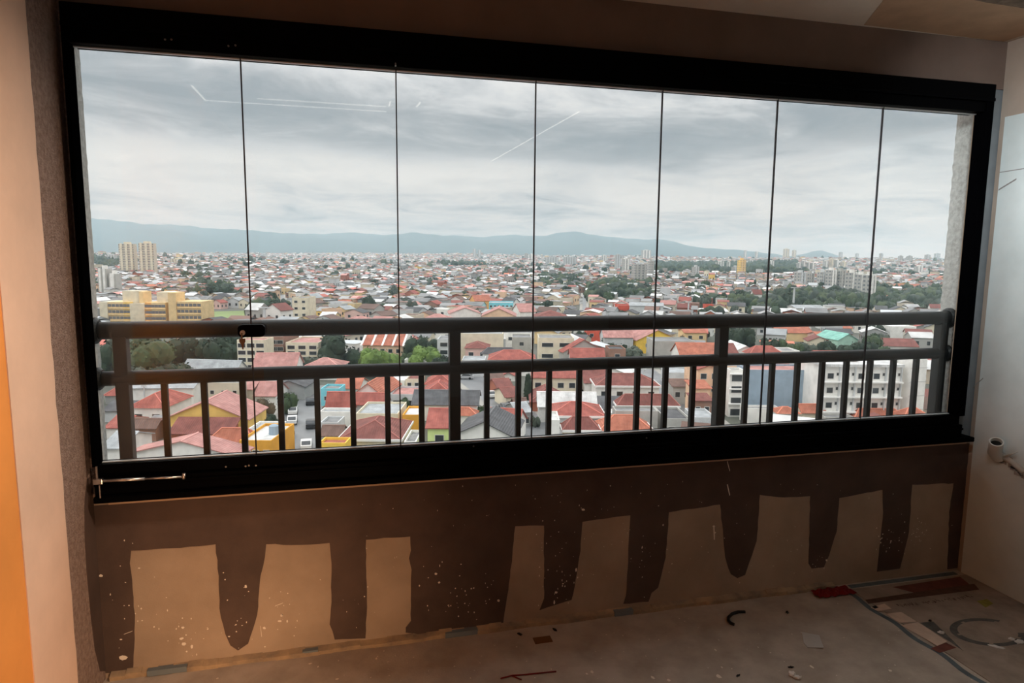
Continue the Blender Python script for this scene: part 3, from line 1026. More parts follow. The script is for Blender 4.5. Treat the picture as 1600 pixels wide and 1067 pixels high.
def body(Wd, Dp, h, roof, rise, ov=.35, th=.14):
    """walls and roof meshes of a house in its own frame: x across, y back, z up from the base"""
    w, r = MB(), MB()
    x0, x1 = -Wd / 2, Wd / 2
    if roof == 'flat':
        pr = .45
        w.box(x0, x1, 0, Dp, 0, h - pr)
        w.box(x0, x1, 0, .18, h - pr, h).box(x0, x1, Dp - .18, Dp, h - pr, h).box(x0, x0 + .18, .18, Dp - .18, h - pr, h).box(x1 - .18, x1, .18, Dp - .18, h - pr, h)
        r.box(x0 + .18, x1 - .18, .18, Dp - .18, h - pr, h - pr + .06)
    elif roof == 'hip':
        w.box(x0, x1, 0, Dp, 0, h)
        a, b, c, d = (x0 - ov, -ov, h), (x1 + ov, -ov, h), (x1 + ov, Dp + ov, h), (x0 - ov, Dp + ov, h)
        if Wd >= Dp:
            k = Dp / 2 * .9
            e, f = (x0 + k, Dp / 2, h + rise), (x1 - k, Dp / 2, h + rise)
            if e[0] > f[0]:
                e = f = (0, Dp / 2, h + rise)
            r.add([a, b, c, d, e, f], [(0, 1, 5, 4), (1, 2, 5), (2, 3, 4, 5), (3, 0, 4), (3, 2, 1, 0)])
        else:
            k = Wd / 2 * .9
            e, f = (0, k, h + rise), (0, Dp - k, h + rise)
            r.add([a, b, c, d, e, f], [(0, 1, 4), (1, 2, 5, 4), (2, 3, 5), (3, 0, 4, 5), (3, 2, 1, 0)])
    elif roof == 'gable_x':
        w.prism([(0, 0), (Dp, 0), (Dp, h), (Dp / 2, h + rise), (0, h)], 'x', x0, x1)
        s = rise / (Dp / 2)
        slab(r, (x0 - ov, -ov, h - ov * s + th), (x1 + ov, -ov, h - ov * s + th), (x1 + ov, Dp / 2, h + rise + th), (x0 - ov, Dp / 2, h + rise + th), th)
        slab(r, (x1 + ov, Dp + ov, h - ov * s + th), (x0 - ov, Dp + ov, h - ov * s + th), (x0 - ov, Dp / 2, h + rise + th), (x1 + ov, Dp / 2, h + rise + th), th)
    elif roof == 'gable_y':
        w.prism([(x0, 0), (x1, 0), (x1, h), (0, h + rise), (x0, h)], 'y', 0, Dp)
        s = rise / (Wd / 2)
        slab(r, (x0 - ov, Dp + ov, h - ov * s + th), (x0 - ov, -ov, h - ov * s + th), (0, -ov, h + rise + th), (0, Dp + ov, h + rise + th), th)
        slab(r, (x1 + ov, -ov, h - ov * s + th), (x1 + ov, Dp + ov, h - ov * s + th), (0, Dp + ov, h + rise + th), (0, -ov, h + rise + th), th)
    elif roof == 'shed':
        w.prism([(0, 0), (Dp, 0), (Dp, h + rise), (0, h)], 'x', x0, x1)
        s = rise / Dp
        slab(r, (x0 - ov, -ov, h - ov * s + th), (x1 + ov, -ov, h - ov * s + th), (x1 + ov, Dp + ov, h + rise + ov * s + th), (x0 - ov, Dp + ov, h + rise + ov * s + th), th)
    return w, r


HERO = []      # (centre x, y, radius) kept clear of scattered houses
RECTS = []     # screen boxes of the built houses, for deciding which scattered ones can be seen


def place(x0, x1, yb, yt, w=None):
    xm = (x0 + x1) / 2
    if w is None:
        w = (ground(xm, yb) - CAM) @ CF
    A, B = CAM + ray(x0, yt) * w, CAM + ray(x1, yt) * w
    wd = math.hypot(B[0] - A[0], B[1] - A[1])
    mid = (A + B) / 2
    zt = mid[2]
    zb = float(terrain(mid[0], mid[1])) - .3
    return mid, wd, zt, zb, math.atan2(B[1] - A[1], B[0] - A[0]), w


SPECS = []


def H(label, x0, x1, yb, yt, roof='hip', rise=10, depth=9, wall='cream', rc='red', rot=0, win=None, fascia=False, cat='house', tank=False, name='house', slabs=0, winh=1.1, winw=None):
    SPECS.append(dict(label=label, x0=x0, x1=x1, yb=yb, yt=yt, roof=roof, rise=rise, depth=depth, wall=wall, rc=rc, rot=rot, win=win, fascia=fascia, cat=cat, tank=tank, name=name, slabs=slabs, winh=winh, winw=winw,
                      w=float((ground((x0 + x1) / 2, yb) - CAM) @ CF)))


def lateral(s):
    return (s['x0'] - 800) * s['w'] / F_PX, (s['x1'] - 800) * s['w'] / F_PX


def settle():
    """give every house its own plot: neighbours side by side keep a gap, houses in a row one behind the other do not run into each other"""
    S = sorted(SPECS, key=lambda s: s['w'])
    for i, b in enumerate(S):
        for _ in range(3):
            for a in S[:i]:
                a0, a1 = lateral(a)
                b0, b1 = lateral(b)
                ov = min(a1, b1) - max(a0, b0) + .8
                if ov <= 0 or b['w'] > a['w'] + a['depth'] + 1.2:
                    continue
                if ov < min(2.2, .35 * (b1 - b0), .35 * (a1 - a0)):
                    t = ov / 2 * F_PX
                    if a0 < b0:
                        a['x1'] -= t / a['w']
                        b['x0'] += t / b['w']
                    else:
                        a['x0'] += t / a['w']
                        b['x1'] -= t / b['w']
                    continue
                need = a['w'] + 3.2 + 1.2
                if b['w'] < need:
                    b['w'] = need
                a['depth'] = min(a['depth'], max(3.2, b['w'] - a['w'] - 1.2))
    S.sort(key=lambda s: s['w'])
    for i, a in enumerate(S):
        for b in S[i + 1:]:
            a0, a1 = lateral(a)
            b0, b1 = lateral(b)
            if min(a1, b1) - max(a0, b0) > -.7:
                a['depth'] = min(a['depth'], max(2.4, b['w'] - a['w'] - 1.2))
    for s in SPECS:
        if s['label'] is not None:
            house(**s)


def house(label, x0, x1, yb, yt, roof, rise, depth, wall, rc, rot, win, fascia, cat, tank, name, slabs, winh, winw, w, door=False):
    mid, wd, zt, zb, ang, w = place(x0, x1, yb, yt, w)
    h = max(2.4, zt - zb)
    zb = zt - h
    rz = ang + math.radians(rot)
    o = empty(name, (mid[0], mid[1], zb), rz, label=label, category=cat)
    wmb, rmb = body(wd, depth, h, roof, rise * w / F_PX)
    wmb.build('walls', wmat(wall), o)
    rmb.build('roof', rmat(rc), o)
    if fascia:
        f = MB()
        a, b, c, d = -wd / 2 - .42, wd / 2 + .42, -.42, depth + .42
        f.box(a, b, c, c + .12, h - .28, h + .1).box(a, b, d - .12, d, h - .28, h + .1).box(a, a + .12, c, d, h - .28, h + .1).box(b - .12, b, c, d, h - .28, h + .1)
        f.build('fascia', M_FASCIA, o)
    if roof != 'flat' and w < 330:
        R_ = rise * w / F_PX
        cap = MB()
        if roof == 'hip':
            a, b, c, d = (-wd / 2 - .35, -.35, h), (wd / 2 + .35, -.35, h), (wd / 2 + .35, depth + .35, h), (-wd / 2 - .35, depth + .35, h)
            if wd >= depth:
                k = depth / 2 * .9
                e, f = (-wd / 2 + k, depth / 2, h + R_), (wd / 2 - k, depth / 2, h + R_)
                if e[0] > f[0]:
                    e = f = (0, depth / 2, h + R_)
                segs = [(a, e), (d, e), (b, f), (c, f), (e, f)]
            else:
                k = wd / 2 * .9
                e, f = (0, k, h + R_), (0, depth - k, h + R_)
                segs = [(a, e), (b, e), (c, f), (d, f), (e, f)]
        elif roof == 'gable_x':
            segs = [((-wd / 2 - .35, depth / 2, h + R_ + .14), (wd / 2 + .35, depth / 2, h + R_ + .14))]
        elif roof == 'gable_y':
            segs = [((0, -.35, h + R_ + .14), (0, depth + .35, h + R_ + .14))]
        else:
            segs = []
        for p, q in segs:
            if (Vector(p) - Vector(q)).length > .3:
                cap.tube([p, q], .11, 5)
        if segs:
            cap.build('ridge_cap', mat('ridge_cap_' + rc, tuple(min(255, int(v * 1.12 + 8)) for v in ROOFC[rc][0]), .85), o)
    if slabs:
        for k in range(slabs):
            z = h * (k + 1) / (slabs + .25)
            MB().box(-wd / 2 - .1, wd / 2 + .1, -.55, 0, z - .12, z + .1).build('balcony_slab', M_FASCIA, o)
    if win:
        rows, cols = win
        top = h - (.6 if roof == 'flat' else .3)
        fh = min(3.2, top / rows)
        for r in range(rows):
            for c in range(cols):
                ww = winw or min(1.3, wd / cols * .5)
                put_window(o, -wd / 2 + wd * (c + .5) / cols, 0, top - fh * r - fh * .5 - winh * .35, ww, min(winh, fh * .55))
    if door:
        MB().box(-wd * .25 - .5, -wd * .25 + .5, -.06, .02, .3, 2.4).build('door', mat('door_paint', (110, 84, 66), .7), o)
    if tank:
        MB().tube([(wd * .2, depth * .5, h - .4), (wd * .2, depth * .5, h + .9), (wd * .2, depth * .5, h + 1.1)], [.8, .75, .4], 12).build('water_tank', M_TANK, o)
    dxy = np.array([-math.sin(rz), math.cos(rz)]) * depth / 2
    HERO.append((mid[0] + dxy[0], mid[1] + dxy[1], max(wd, depth) * .62))
    RECTS.append((w, x0, x1, yt - rise, yb))
    return o


# --- near the street on the left
H('large yellow gabled hall with a pale pink roof, seen through the first pane', 250, 387, 690, 655, 'gable_y', 28, 9, 'yellow', 'pink', 2, (1, 4), winh=.8, name='hall', cat='building')
H('low lean-to with a brown-red tiled roof against the yellow hall', 266, 360, 702, 677, 'shed', 15, 5, 'brick', 'redbrown')
H('small house with a bright orange hipped roof in front of the yellow hall', 326, 394, 712, 690, 'hip', 18, 7, 'white', 'orange')
H('white house with a big pink gabled roof at the bottom of the first pane', 196, 374, 760, 711, 'gable_y', 22, 7, 'white', 'pink', -3)
H('white house with red hipped roof behind the yellow hall, beside the first post', 202, 257, 668, 637, 'hip', 18, 10, 'white', 'red', 0, (1, 2))
H('plain beige block with two small windows behind the yellow hall', 322, 375, 646, 598, 'flat', 0, 9, 'beige', 'grey', 0, (2, 3), winh=.7, winw=.7, cat='building', name='building')
H('tall beige annex with pink roof beside the plain beige block', 376, 397, 640, 608, 'gable_x', 10, 8, 'beige', 'pink')
H('brown shed roofs squeezed between white house and yellow hall', 205, 250, 690, 668, 'gable_x', 10, 7, 'brown', 'brown', 0)
H('small tan house with grey roof by the yellow hall corner', 226, 252, 686, 664, 'shed', 6, 5, 'sand', 'grey')
H('orange brick hut beneath the pink roof by the first post', 236, 262, 740, 706, 'shed', 5, 4, 'brick', 'grey')
H('narrow red-roofed house behind the first railing post', 164, 196, 632, 618, 'hip', 14, 8, 'grey', 'red')
H('narrow white house low beside the outer wall edge', 160, 190, 735, 700, 'gable_x', 14, 8, 'white', 'metal')
H('small red-roofed white house left of the first post', 166, 192, 690, 668, 'gable_x', 10, 7, 'white', 'red')
H('grey house with dark roof below the forest by the outer wall', 160, 200, 660, 642, 'gable_x', 8, 8, 'pale_grey', 'dark')
H('low house with wide red roof beneath the middle rail in the first pane', 258, 318, 630, 612, 'gable_x', 13, 9, 'white', 'redbrown')
H('long white shed with grey zigzag roof under the forest', 205, 300, 640, 606, 'gable_x', 6, 12, 'white', 'metal', 4)
H('metal-roofed shed under the dark trees in the first pane', 284, 372, 596, 576, 'gable_x', 11, 16, 'white', 'metal', -6, cat='warehouse', name='warehouse')
# --- apartment complex in the distance
for (a, b, yt, yb, c, lab) in ((370, 413, 531, 590, 'cream', 'cream wing of the low apartments below the lock'), (413, 444, 526, 582, 'brown', 'brown middle wing of the low apartments'), (443, 497, 535, 582, 'cream', 'longer cream wing of the low apartments beside the brown one')):
    H(lab, a, b, yb, yt, 'flat', 0, 14, c, 'brown' if c == 'brown' else 'pink', 0, (5, 3), winw=1.9, winh=1.2, cat='apartments', name='apartment_wing')
H('white house with pink gabled roof before the cream apartments', 396, 460, 606, 575, 'gable_x', 19, 9, 'white', 'pink', 6)
H('low house with pink hipped roof right of the cream apartments', 472, 530, 594, 574, 'hip', 11, 9, 'white', 'pink')
H('pink-roofed house on the street corner just below the middle rail', 396, 430, 640, 618, 'gable_x', 16, 9, 'white', 'pink')
H('grey and pink house at the head of the left street', 428, 476, 626, 604, 'gable_y', 9, 9, 'grey', 'dark')
H('ochre house with a white roof terrace by the left street', 374, 424, 735, 688, 'flat', 0, 11, 'ochre', 'white', 0, (1, 3), tank=True)
H('white garage roof behind the ochre house', 384, 428, 700, 672, 'flat', 0, 6, 'white', 'metal')
# --- right side of the left street
H('turquoise house under the middle rail in the second pane', 501, 530, 636, 607, 'flat', 0, 8, 'cyan', 'grey', 0, (1, 1), winw=2.4, winh=.8)
H('white house with an orange gabled roof beside the turquoise one', 552, 600, 645, 617, 'gable_y', 18, 13, 'white', 'orange', -6, (1, 1), winw=2.2, winh=1.6)
H('house with an orange sloping roof behind the turquoise one', 522, 560, 626, 607, 'gable_x', 11, 9, 'white', 'orange')
H('wide white house with brick-red roof across second pane centre', 530, 601, 656, 631, 'gable_x', 13, 9, 'pale_grey', 'red', 0)
H('house with a steep red roof slope next to the left street', 510, 546, 668, 640, 'gable_x', 24, 9, 'white', 'red')
H('white terrace house with blank wall by the left street', 499, 549, 676, 643, 'flat', 0, 6, 'white', 'metal')
H('grey walled yard house under the blank white terrace', 500, 528, 690, 660, 'flat', 0, 5, 'pale_grey', 'grey')
H('cream house with flat grey roof behind the bottom hipped roof', 556, 624, 680, 646, 'flat', 0, 12, 'cream', 'metal', 0, (1, 1))
H('cream house with red hipped roof and white fascia at second pane bottom', 531, 628, 735, 686, 'hip', 20, 11, 'cream', 'redbrown', 0, (1, 3), True, winw=.8, winh=.8)
H('yellow wall house at the second pane bottom by the street', 498, 540, 735, 692, 'flat', 0, 8, 'deep_yellow', 'orange')
H('small grey house with brown roof above the yellow wall', 502, 532, 704, 680, 'gable_x', 10, 7, 'pale_grey', 'brown')
H('ochre box house with white rim beside the second joint', 627, 655, 682, 648, 'flat', 0, 7, 'ochre', 'white')
H('white row house with small windows under the ochre box', 628, 650, 725, 690, 'flat', 0, 7, 'white', 'grey', 0, (1, 2), winw=.8)
H('white low house with pink awning in the third pane', 607, 652, 640, 616, 'flat', 0, 9, 'pale_grey', 'pink', 0, (1, 2))
H('white cube house just under the middle rail by the second joint', 600, 632, 614, 594, 'flat', 0, 8, 'white', 'white', 0, (1, 2))
H('cream two-storey house under the middle rail right of the second joint', 634, 660, 622, 592, 'flat', 0, 8, 'cream', 'redbrown', 0, (2, 2))
H('wide two-tier red roof left of the second post', 658, 707, 640, 618, 'hip', 17, 9, 'white', 'red', 0)
H('upper red hipped roof behind the two-tier roof', 660, 708, 620, 601, 'hip', 14, 8, 'white', 'red')
H('white shed with dark grey sheet roof in the third pane', 642, 746, 664, 632, 'gable_x', 15, 12, 'white', 'dark', 0, cat='warehouse', name='warehouse')
H('lime green house with red tiled roof left of the second post', 668, 710, 720, 668, 'gable_x', 19, 9, 'lime', 'red', 0, (1, 1))
H('bright orange-red low roof behind the white gable', 696, 744, 668, 649, 'hip', 10, 7, 'white', 'orange')
H('large white gable wall with dark grey roof in the third pane', 704, 803, 735, 681, 'gable_y', 22, 13, 'white', 'dark', -8, name='hall', cat='building')
H('house with red roof slope behind the white gable', 758, 806, 700, 672, 'gable_x', 24, 9, 'white', 'red', -12)
# --- row along the middle street
for i, (a, b, yb, yt, c, r, lab) in enumerate(((770, 790, 606, 596, 'brick', 'brown', 'brown brick house first in the row along the middle street'), (778, 802, 622, 606, 'brick', 'redbrown', 'brick house second in the row along the middle street'),
                                   (790, 812, 640, 620, 'cream', 'redbrown', 'cream house in the row along the middle street'), (808, 830, 668, 644, 'grey', 'metal', 'grey house near the cypress by the middle street'), (806, 828, 652, 634, 'brick', 'brown', 'brick house behind the cypress by the middle street'))):
    H(lab, a, b, yb, yt, 'gable_x', 9, 8, c, r, 18, (1, 2))
H('red-roofed white house at the head of the middle street', 782, 806, 596, 588, 'gable_y', 6, 9, 'white', 'red', 0, (1, 1))
# --- between the middle and right streets
H('long cream house with red roof under the middle rail in the fourth pane', 832, 903, 622, 590, 'gable_x', 12, 9, 'cream', 'red', 0, (1, 4), False)
H('red-brown hipped roof house next to the third joint', 826, 880, 650, 628, 'hip', 18, 10, 'brick', 'redbrown', 0)
H('wide house with a white sheet roof in the fourth pane', 842, 931, 662, 634, 'gable_x', 17, 11, 'white', 'white', 0)
H('red hipped roof with white fascia under the white sheet roof', 860, 944, 684, 650, 'hip', 15, 9, 'pale_grey', 'red', 0, (1, 3), True)
H('brown-red hipped roof with white fascia at fourth pane bottom', 878, 946, 715, 672, 'hip', 18, 10, 'cream', 'redbrown', 0, None, True)
H('white house with bright red hipped roof and fascia at pane bottom', 928, 1020, 715, 674, 'hip', 20, 12, 'white', 'orange', 0, (1, 3), True)
H('white flat cube at the bottom of the fourth pane', 858, 878, 720, 656, 'flat', 0, 6, 'white', 'white')
H('white two-storey house with red-brown hipped roof beside the right street', 932, 1030, 640, 603, 'hip', 15, 11, 'white', 'redbrown', 0, (1, 4), True, winw=1.2)
H('white house with brown gabled roof left of the two-storey one', 914, 952, 625, 598, 'gable_x', 14, 9, 'white', 'redbrown')
H('orange house with red hipped roof and white fascia by the right street', 966, 1060, 664, 634, 'hip', 16, 11, 'orange', 'redbrown', 0, (1, 4), True, winw=.9)
H('grey board-walled yard building under the orange house', 962, 1030, 684, 642, 'flat', 0, 4, 'concrete', 'grey')
H('small white flat-roofed cube beside the grey board wall', 950, 974, 672, 645, 'flat', 0, 5, 'white', 'white')
H('house with dark grey sheet roof behind the white cube', 936, 974, 660, 640, 'shed', 10, 6, 'white', 'dark')
H('low concrete garage with grey roof by the third post', 1038, 1082, 690, 654, 'flat', 0, 9, 'concrete', 'dark', 0, (1, 2))
H('white garage wall house beside the third post', 1084, 1120, 690, 652, 'flat', 0, 7, 'pale_grey', 'metal')
H('grey corner house at the head of the right street', 1046, 1086, 606, 582, 'flat', 0, 9, 'pale_grey', 'metal', 0, (1, 2))
H('grey rough-walled house below it on the right street', 1052, 1086, 634, 604, 'gable_x', 5, 9, 'concrete', 'brown', 0, (1, 2))
H('tall peach house with red gable left of the third post', 1086, 1130, 640, 577, 'gable_y', 6, 11, 'peach', 'red', 0, (3, 2))
H('peach porch house with tiled lean-to roof before the tall peach house', 1082, 1110, 650, 607, 'shed', 5, 5, 'peach', 'orange', 0, (2, 1), winw=1.2)
H('brown stall with tiled roof at the foot of the peach houses', 1084, 1112, 664, 626, 'shed', 4, 4, 'brown', 'redbrown', 0, (1, 2))
H('plain peach block right of the third post', 1128, 1162, 655, 572, 'flat', 0, 10, 'peach', 'grey', 0)
H('small red tiled porch roof before the plain peach block', 1130, 1160, 660, 604, 'shed', 6, 3, 'brick', 'red')
H('white narrow block with glazed balconies beside the blue-grey wall', 1141, 1168, 662, 578, 'flat', 0, 8, 'white', 'grey', 0, (4, 1), winw=2.0, winh=1.5, slabs=3)
H('big windowless blue-grey block below the middle rail', 1165, 1274, 660, 578, 'flat', 0, 16, 'blue_grey', 'pink', 0, cat='building', name='building')
H('pale stepped block behind the blue-grey wall', 1262, 1290, 640, 570, 'flat', 0, 9, 'pale_grey', 'grey', 0, (3, 1), winw=.8, cat='building', name='building')
H('low white wall house at the foot of the blue-grey block', 1160, 1220, 668, 638, 'flat', 0, 3, 'white', 'grey')
H('orange hipped roof at the foot of the blue-grey block', 1216, 1248, 672, 646, 'hip', 8, 6, 'white', 'orange')
H('orange tiled house between blue-grey block and white apartments', 1254, 1290, 672, 644, 'gable_x', 9, 6, 'cream', 'orange')

# white four-storey apartments, window by window
mid, wd, zt, zb, ang, w = place(1288, 1408, 672, 573)
apt = empty('apartment_block', (mid[0], mid[1], zb), ang, label='white four-storey apartments with overhanging ledges right of the blue-grey block', category='apartments')
h = zt - zb
MB().box(-wd / 2, wd / 2, 0, 11, 0, h).build('walls', wmat('white'), apt)
MB().box(-wd / 2 - .4, wd / 2 + .4, -.5, 11.4, h, h + .5).build('roof', rmat('white'), apt)
gb, rb = body(wd * .45, 7, 1.0, 'gable_x', 1.2)
g_ = rb.build('roof', rmat('red'), apt)
g_.location = (-wd * .2, 3, h - .2)
fl_px = [598, 622, 645, 668]
for i, yy in enumerate((597, 621, 645)):
    z = (CAM + ray(1348, yy) * w)[2] - zb
    MB().box(-wd / 2 - .2, wd / 2 + .2, -.9, 0, z - .12, z + .12).build('balcony_slab', M_FASCIA, apt)
for yy in (588, 611, 635):
    z = (CAM + ray(1348, yy) * w)[2] - zb
    for c in range(5):
        xx = -wd / 2 + wd * (c + .45) / 5
        put_window(apt, xx, 0, z - .5, 1.1, 1.0)
        put_window(apt, xx + 1.35, 0, z + .1, .5, .5)
for c in range(6):
    MB().box(-wd / 2 + wd * c / 5 - .08, -wd / 2 + wd * c / 5 + .08, -.5, 0, 0, h).build('fin', wmat('pale_grey'), apt)
HERO.append((mid[0], mid[1] + 5, 11))
SPECS.append(dict(label=None, x0=1282, x1=1414, depth=13, w=float(w) - 1))
RECTS.append((w, 1288, 1408, 570, 670))
H('tall plain white panel tower at the right end of the railing', 1424, 1452, 680, 560, 'flat', 0, 7, 'white', 'white', 14, cat='building', name='building')
H('orange-roofed house at the foot of the white apartments', 1336, 1416, 680, 653, 'hip', 12, 7, 'cream', 'orange')
H('orange-roofed house at the foot of the white panel tower', 1414, 1452, 684, 652, 'hip', 12, 7, 'cream', 'orange')
H('grey low house under the white apartments', 1290, 1336, 680, 652, 'flat', 0, 5, 'concrete', 'grey', 0, (1, 3))
# --- band between the two rails
H('terrace with orange roofs and white party walls in the second pane', 566, 629, 566, 539, 'gable_x', 16, 12, 'peach', 'orange', -6, (1, 5), name='terrace', cat='house')
H('flat white roof slab with a tank room left of the second post', 632, 694, 584, 562, 'flat', 0, 14, 'white', 'metal', 0, None, tank=True, cat='building', name='building')
H('white and blue slab block peeking out beside the second post', 683, 704, 580, 530, 'flat', 0, 9, 'pale_grey', 'grey', 0, (4, 1), winw=2.0, cat='building', name='building')
H('large blank cream warehouse between the rails', 720, 786, 566, 521, 'flat', 0, 18, 'cream', 'metal', 0, cat='warehouse', name='warehouse')
H('pink house with red-brown hipped roof before the cream warehouse', 727, 763, 574, 544, 'hip', 8, 9, 'pink', 'redbrown', 0, (1, 2))
H('house with dark grey hipped roof before the cream warehouse', 754, 808, 578, 553, 'hip', 9, 10, 'white', 'dark', 0)
H('white house with red hipped roof left of the third joint', 764, 836, 588, 562, 'hip', 12, 10, 'white', 'red', 0)
H('low white house under the cream warehouse corner', 722, 758, 590, 562, 'flat', 0, 7, 'pale_grey', 'metal', 0, (1, 2))
H('grey rough block right of the cream warehouse', 800, 830, 562, 527, 'flat', 0, 9, 'concrete', 'grey', 0, (1, 1))
H('white block just below the handrail left of third joint', 786, 832, 546, 520, 'flat', 0, 9, 'white', 'grey', 0, (1, 2))
H('cream two-storey building with wide windows right of the third joint', 842, 897, 574, 528, 'flat', 0, 11, 'cream', 'grey', 0, (2, 2), winw=3.2, cat='building', name='building')
H('house with red gabled roof and grey gable in the fourth pane', 878, 946, 578, 549, 'gable_y', 18, 11, 'concrete', 'red', 16, (1, 2))
H('low house with orange tiled porch under the grey gable', 892, 944, 586, 558, 'gable_x', 11, 6, 'white', 'red', 0, (1, 3))
H('red-walled small block under the handrail in the fourth pane', 917, 948, 540, 515, 'flat', 0, 8, 'red', 'brown', 0, (1, 2))
H('bright yellow house with pink-red gabled roof in the fifth pane', 990, 1062, 552, 531, 'gable_y', 15, 14, 'deep_yellow', 'pink', 14, (1, 2), winw=1.0)
H('white house with long pink-red roof left of the yellow one', 944, 992, 552, 527, 'gable_x', 13, 10, 'pale_grey', 'pink')
H('rough grey blank block behind the third post', 1022, 1086, 570, 533, 'flat', 0, 11, 'concrete', 'grey', 0)
H('cream house with arched porch under the handrail by third post', 1070, 1104, 546, 520, 'gable_x', 4, 9, 'sand', 'orange', 0, (2, 2))
H('brick garage with timber doors under the fourth pane rail', 952, 978, 580, 545, 'flat', 0, 8, 'brown', 'dark', 0, (1, 1))
H('bright red roof left of the third post', 1064, 1128, 584, 557, 'gable_x', 17, 11, 'white', 'orange', 0)
H('red and white roofed house right of the third post', 1126, 1152, 580, 551, 'gable_x', 11, 9, 'white', 'redbrown')
H('white gabled warehouse right of the third post', 1146, 1184, 572, 550, 'gable_y', 9, 14, 'white', 'white', 0, cat='warehouse', name='warehouse')
H('house with a pink-red hipped roof at the fifth joint', 1172, 1224, 578, 554, 'hip', 12, 10, 'white', 'red')
H('white flat house right of the fifth joint', 1222, 1250, 576, 548, 'flat', 0, 8, 'white', 'grey')
H('pale mint hall with curved roof in the sixth pane', 1308, 1342, 548, 531, 'gable_y', 9, 16, 'mint', 'teal', 10, name='hall', cat='building')
H('long dark red roof shed in the last pane', 1382, 1432, 552, 541, 'gable_x', 9, 10, 'white', 'redbrown', -12, cat='warehouse', name='warehouse')
H('white warehouse under the handrail in the last pane', 1392, 1432, 530, 510, 'flat', 0, 14, 'white', 'white', 0, cat='warehouse', name='warehouse')
H('low white hall beside the white warehouse in the last pane', 1432, 1452, 532, 516, 'flat', 0, 10, 'pale_grey', 'grey', 0, cat='warehouse', name='warehouse')
H('pink house with tiled roof in the sixth pane', 1280, 1310, 540, 526, 'gable_x', 5, 10, 'pink', 'orange')
H('row of orange tiled roofs below the handrail in the sixth pane', 1216, 1270, 534, 520, 'gable_x', 7, 9, 'sand', 'orange')
H('yellow house in the sixth pane next to the sixth joint', 1316, 1332, 524, 513, 'gable_x', 4, 8, 'yellow', 'orange')
# --- just above the handrail
H('light blue long hall above the handrail left of the third joint', 764, 802, 492, 473, 'flat', 0, 16, 'cyan', 'metal', 0, (1, 6), cat='warehouse', name='warehouse')
H('peach house with pink gabled roof above the handrail', 752, 806, 512, 494, 'gable_y', 12, 18, 'peach', 'pink', 0)
H('second pink roof above the handrail left of the peach one', 702, 752, 508, 490, 'gable_y', 9, 16, 'white', 'pink', 8)
H('orange gabled roof above the handrail in third pane', 742, 768, 486, 470, 'gable_x', 8, 12, 'orange', 'orange', 20)
H('wide brown-red hipped roof right of the third joint above the handrail', 836, 888, 512, 496, 'hip', 9, 16, 'white', 'redbrown')
H('white gable with pink roof left of the third joint above the handrail', 812, 838, 504, 487, 'gable_x', 11, 14, 'white', 'pink', 15)
H('white cube above the handrail in the third pane', 682, 700, 500, 483, 'flat', 0, 9, 'white', 'white', 0, (1, 1))
H('white cube house above the handrail in the second pane', 583, 595, 504, 492, 'flat', 0, 8, 'white', 'white')
H('long pink hipped roof above the handrail in the second pane', 532, 582, 512, 503, 'hip', 7, 12, 'white', 'pink')
H('pink hipped roof above the handrail in third pane corner', 660, 704, 512, 500, 'hip', 8, 12, 'white', 'pink')
H('small bright yellow-roofed house in the second pane', 526, 546, 482, 476, 'gable_x', 7, 10, 'yellow', 'orange')
H('cream slab block above the handrail in the second pane', 456, 480, 502, 465, 'flat', 0, 14, 'cream', 'grey', 0, (3, 2), winw=1.5, cat='building', name='building')
H('orange and white house above the handrail in the second pane', 500, 522, 506, 494, 'gable_x', 5, 10, 'sand', 'white')
H('red end block beside a grey warehouse in the fourth pane', 966, 986, 494, 477, 'flat', 0, 12, 'red', 'red', 0, cat='building', name='building')
H('long grey warehouse with white roof edge by the fourth joint', 984, 1036, 498, 478, 'gable_x', 4, 18, 'pale_grey', 'metal', -10, cat='warehouse', name='warehouse')
H('white market roof above the handrail left of the third post', 1096, 1138, 492, 487, 'gable_x', 4, 12, 'white', 'white', cat='warehouse', name='warehouse')
H('small orange-red brick block in trees in the fifth pane', 1104, 1116, 486, 476, 'flat', 0, 8, 'red', 'redbrown')
H('long white sheds with triple roof right of the fifth joint', 1196, 1244, 496, 488, 'gable_x', 5, 14, 'pale_grey', 'white', -14, cat='warehouse', name='warehouse')
H('white hall with curved blue roof in the sixth pane', 1244, 1290, 492, 482, 'gable_x', 4, 16, 'white', 'metal', 0, (1, 6), cat='warehouse', name='warehouse')
H('white shop block near the sixth joint', 1326, 1342, 492, 484, 'flat', 0, 10, 'white', 'white', 0, cat='building', name='building')
H('small white factory in the last pane above the handrail', 1378, 1398, 494, 484, 'flat', 0, 10, 'white', 'grey', 0, (1, 3), cat='building', name='building')
H('row of peach tiled houses in the last pane', 1402, 1442, 456, 449, 'gable_x', 5, 12, 'peach', 'orange')
settle()
def by_label(t):
    return [x for x in bpy.data.objects if x.get('label', '').startswith(t)][0]
tw = by_label('tall plain white panel')
for k in range(6):
    MB().box(-1.9, 1.9, -.03, .02, 4 + k * 2.6, 4.06 + k * 2.6).build('panel_joint', wmat('grey'), tw)
o = by_label('terrace with orange roofs')
ts = [q for q in SPECS if q['label'] == o['label']][0]
wv = o.children[0].data.vertices
xa, xb = min(v.co.x for v in wv), max(v.co.x for v in wv)
zs_ = max(v.co.z for v in wv)
rs = ts['rise'] * ts['w'] / F_PX
for k in range(5):
    x_ = xa + (xb - xa) * k / 4
    MB().prism([(-.5, zs_ - rs - .4), (ts['depth'] + .5, zs_ - rs - .4), (ts['depth'] / 2, zs_ + .7)], 'x', x_ - .3, x_ + .3).build('party_wall', M_FASCIA, o)

# ================================================================== TOWERS
M_WDARK = mat('far_window_dark', (112, 116, 120), 0.4)


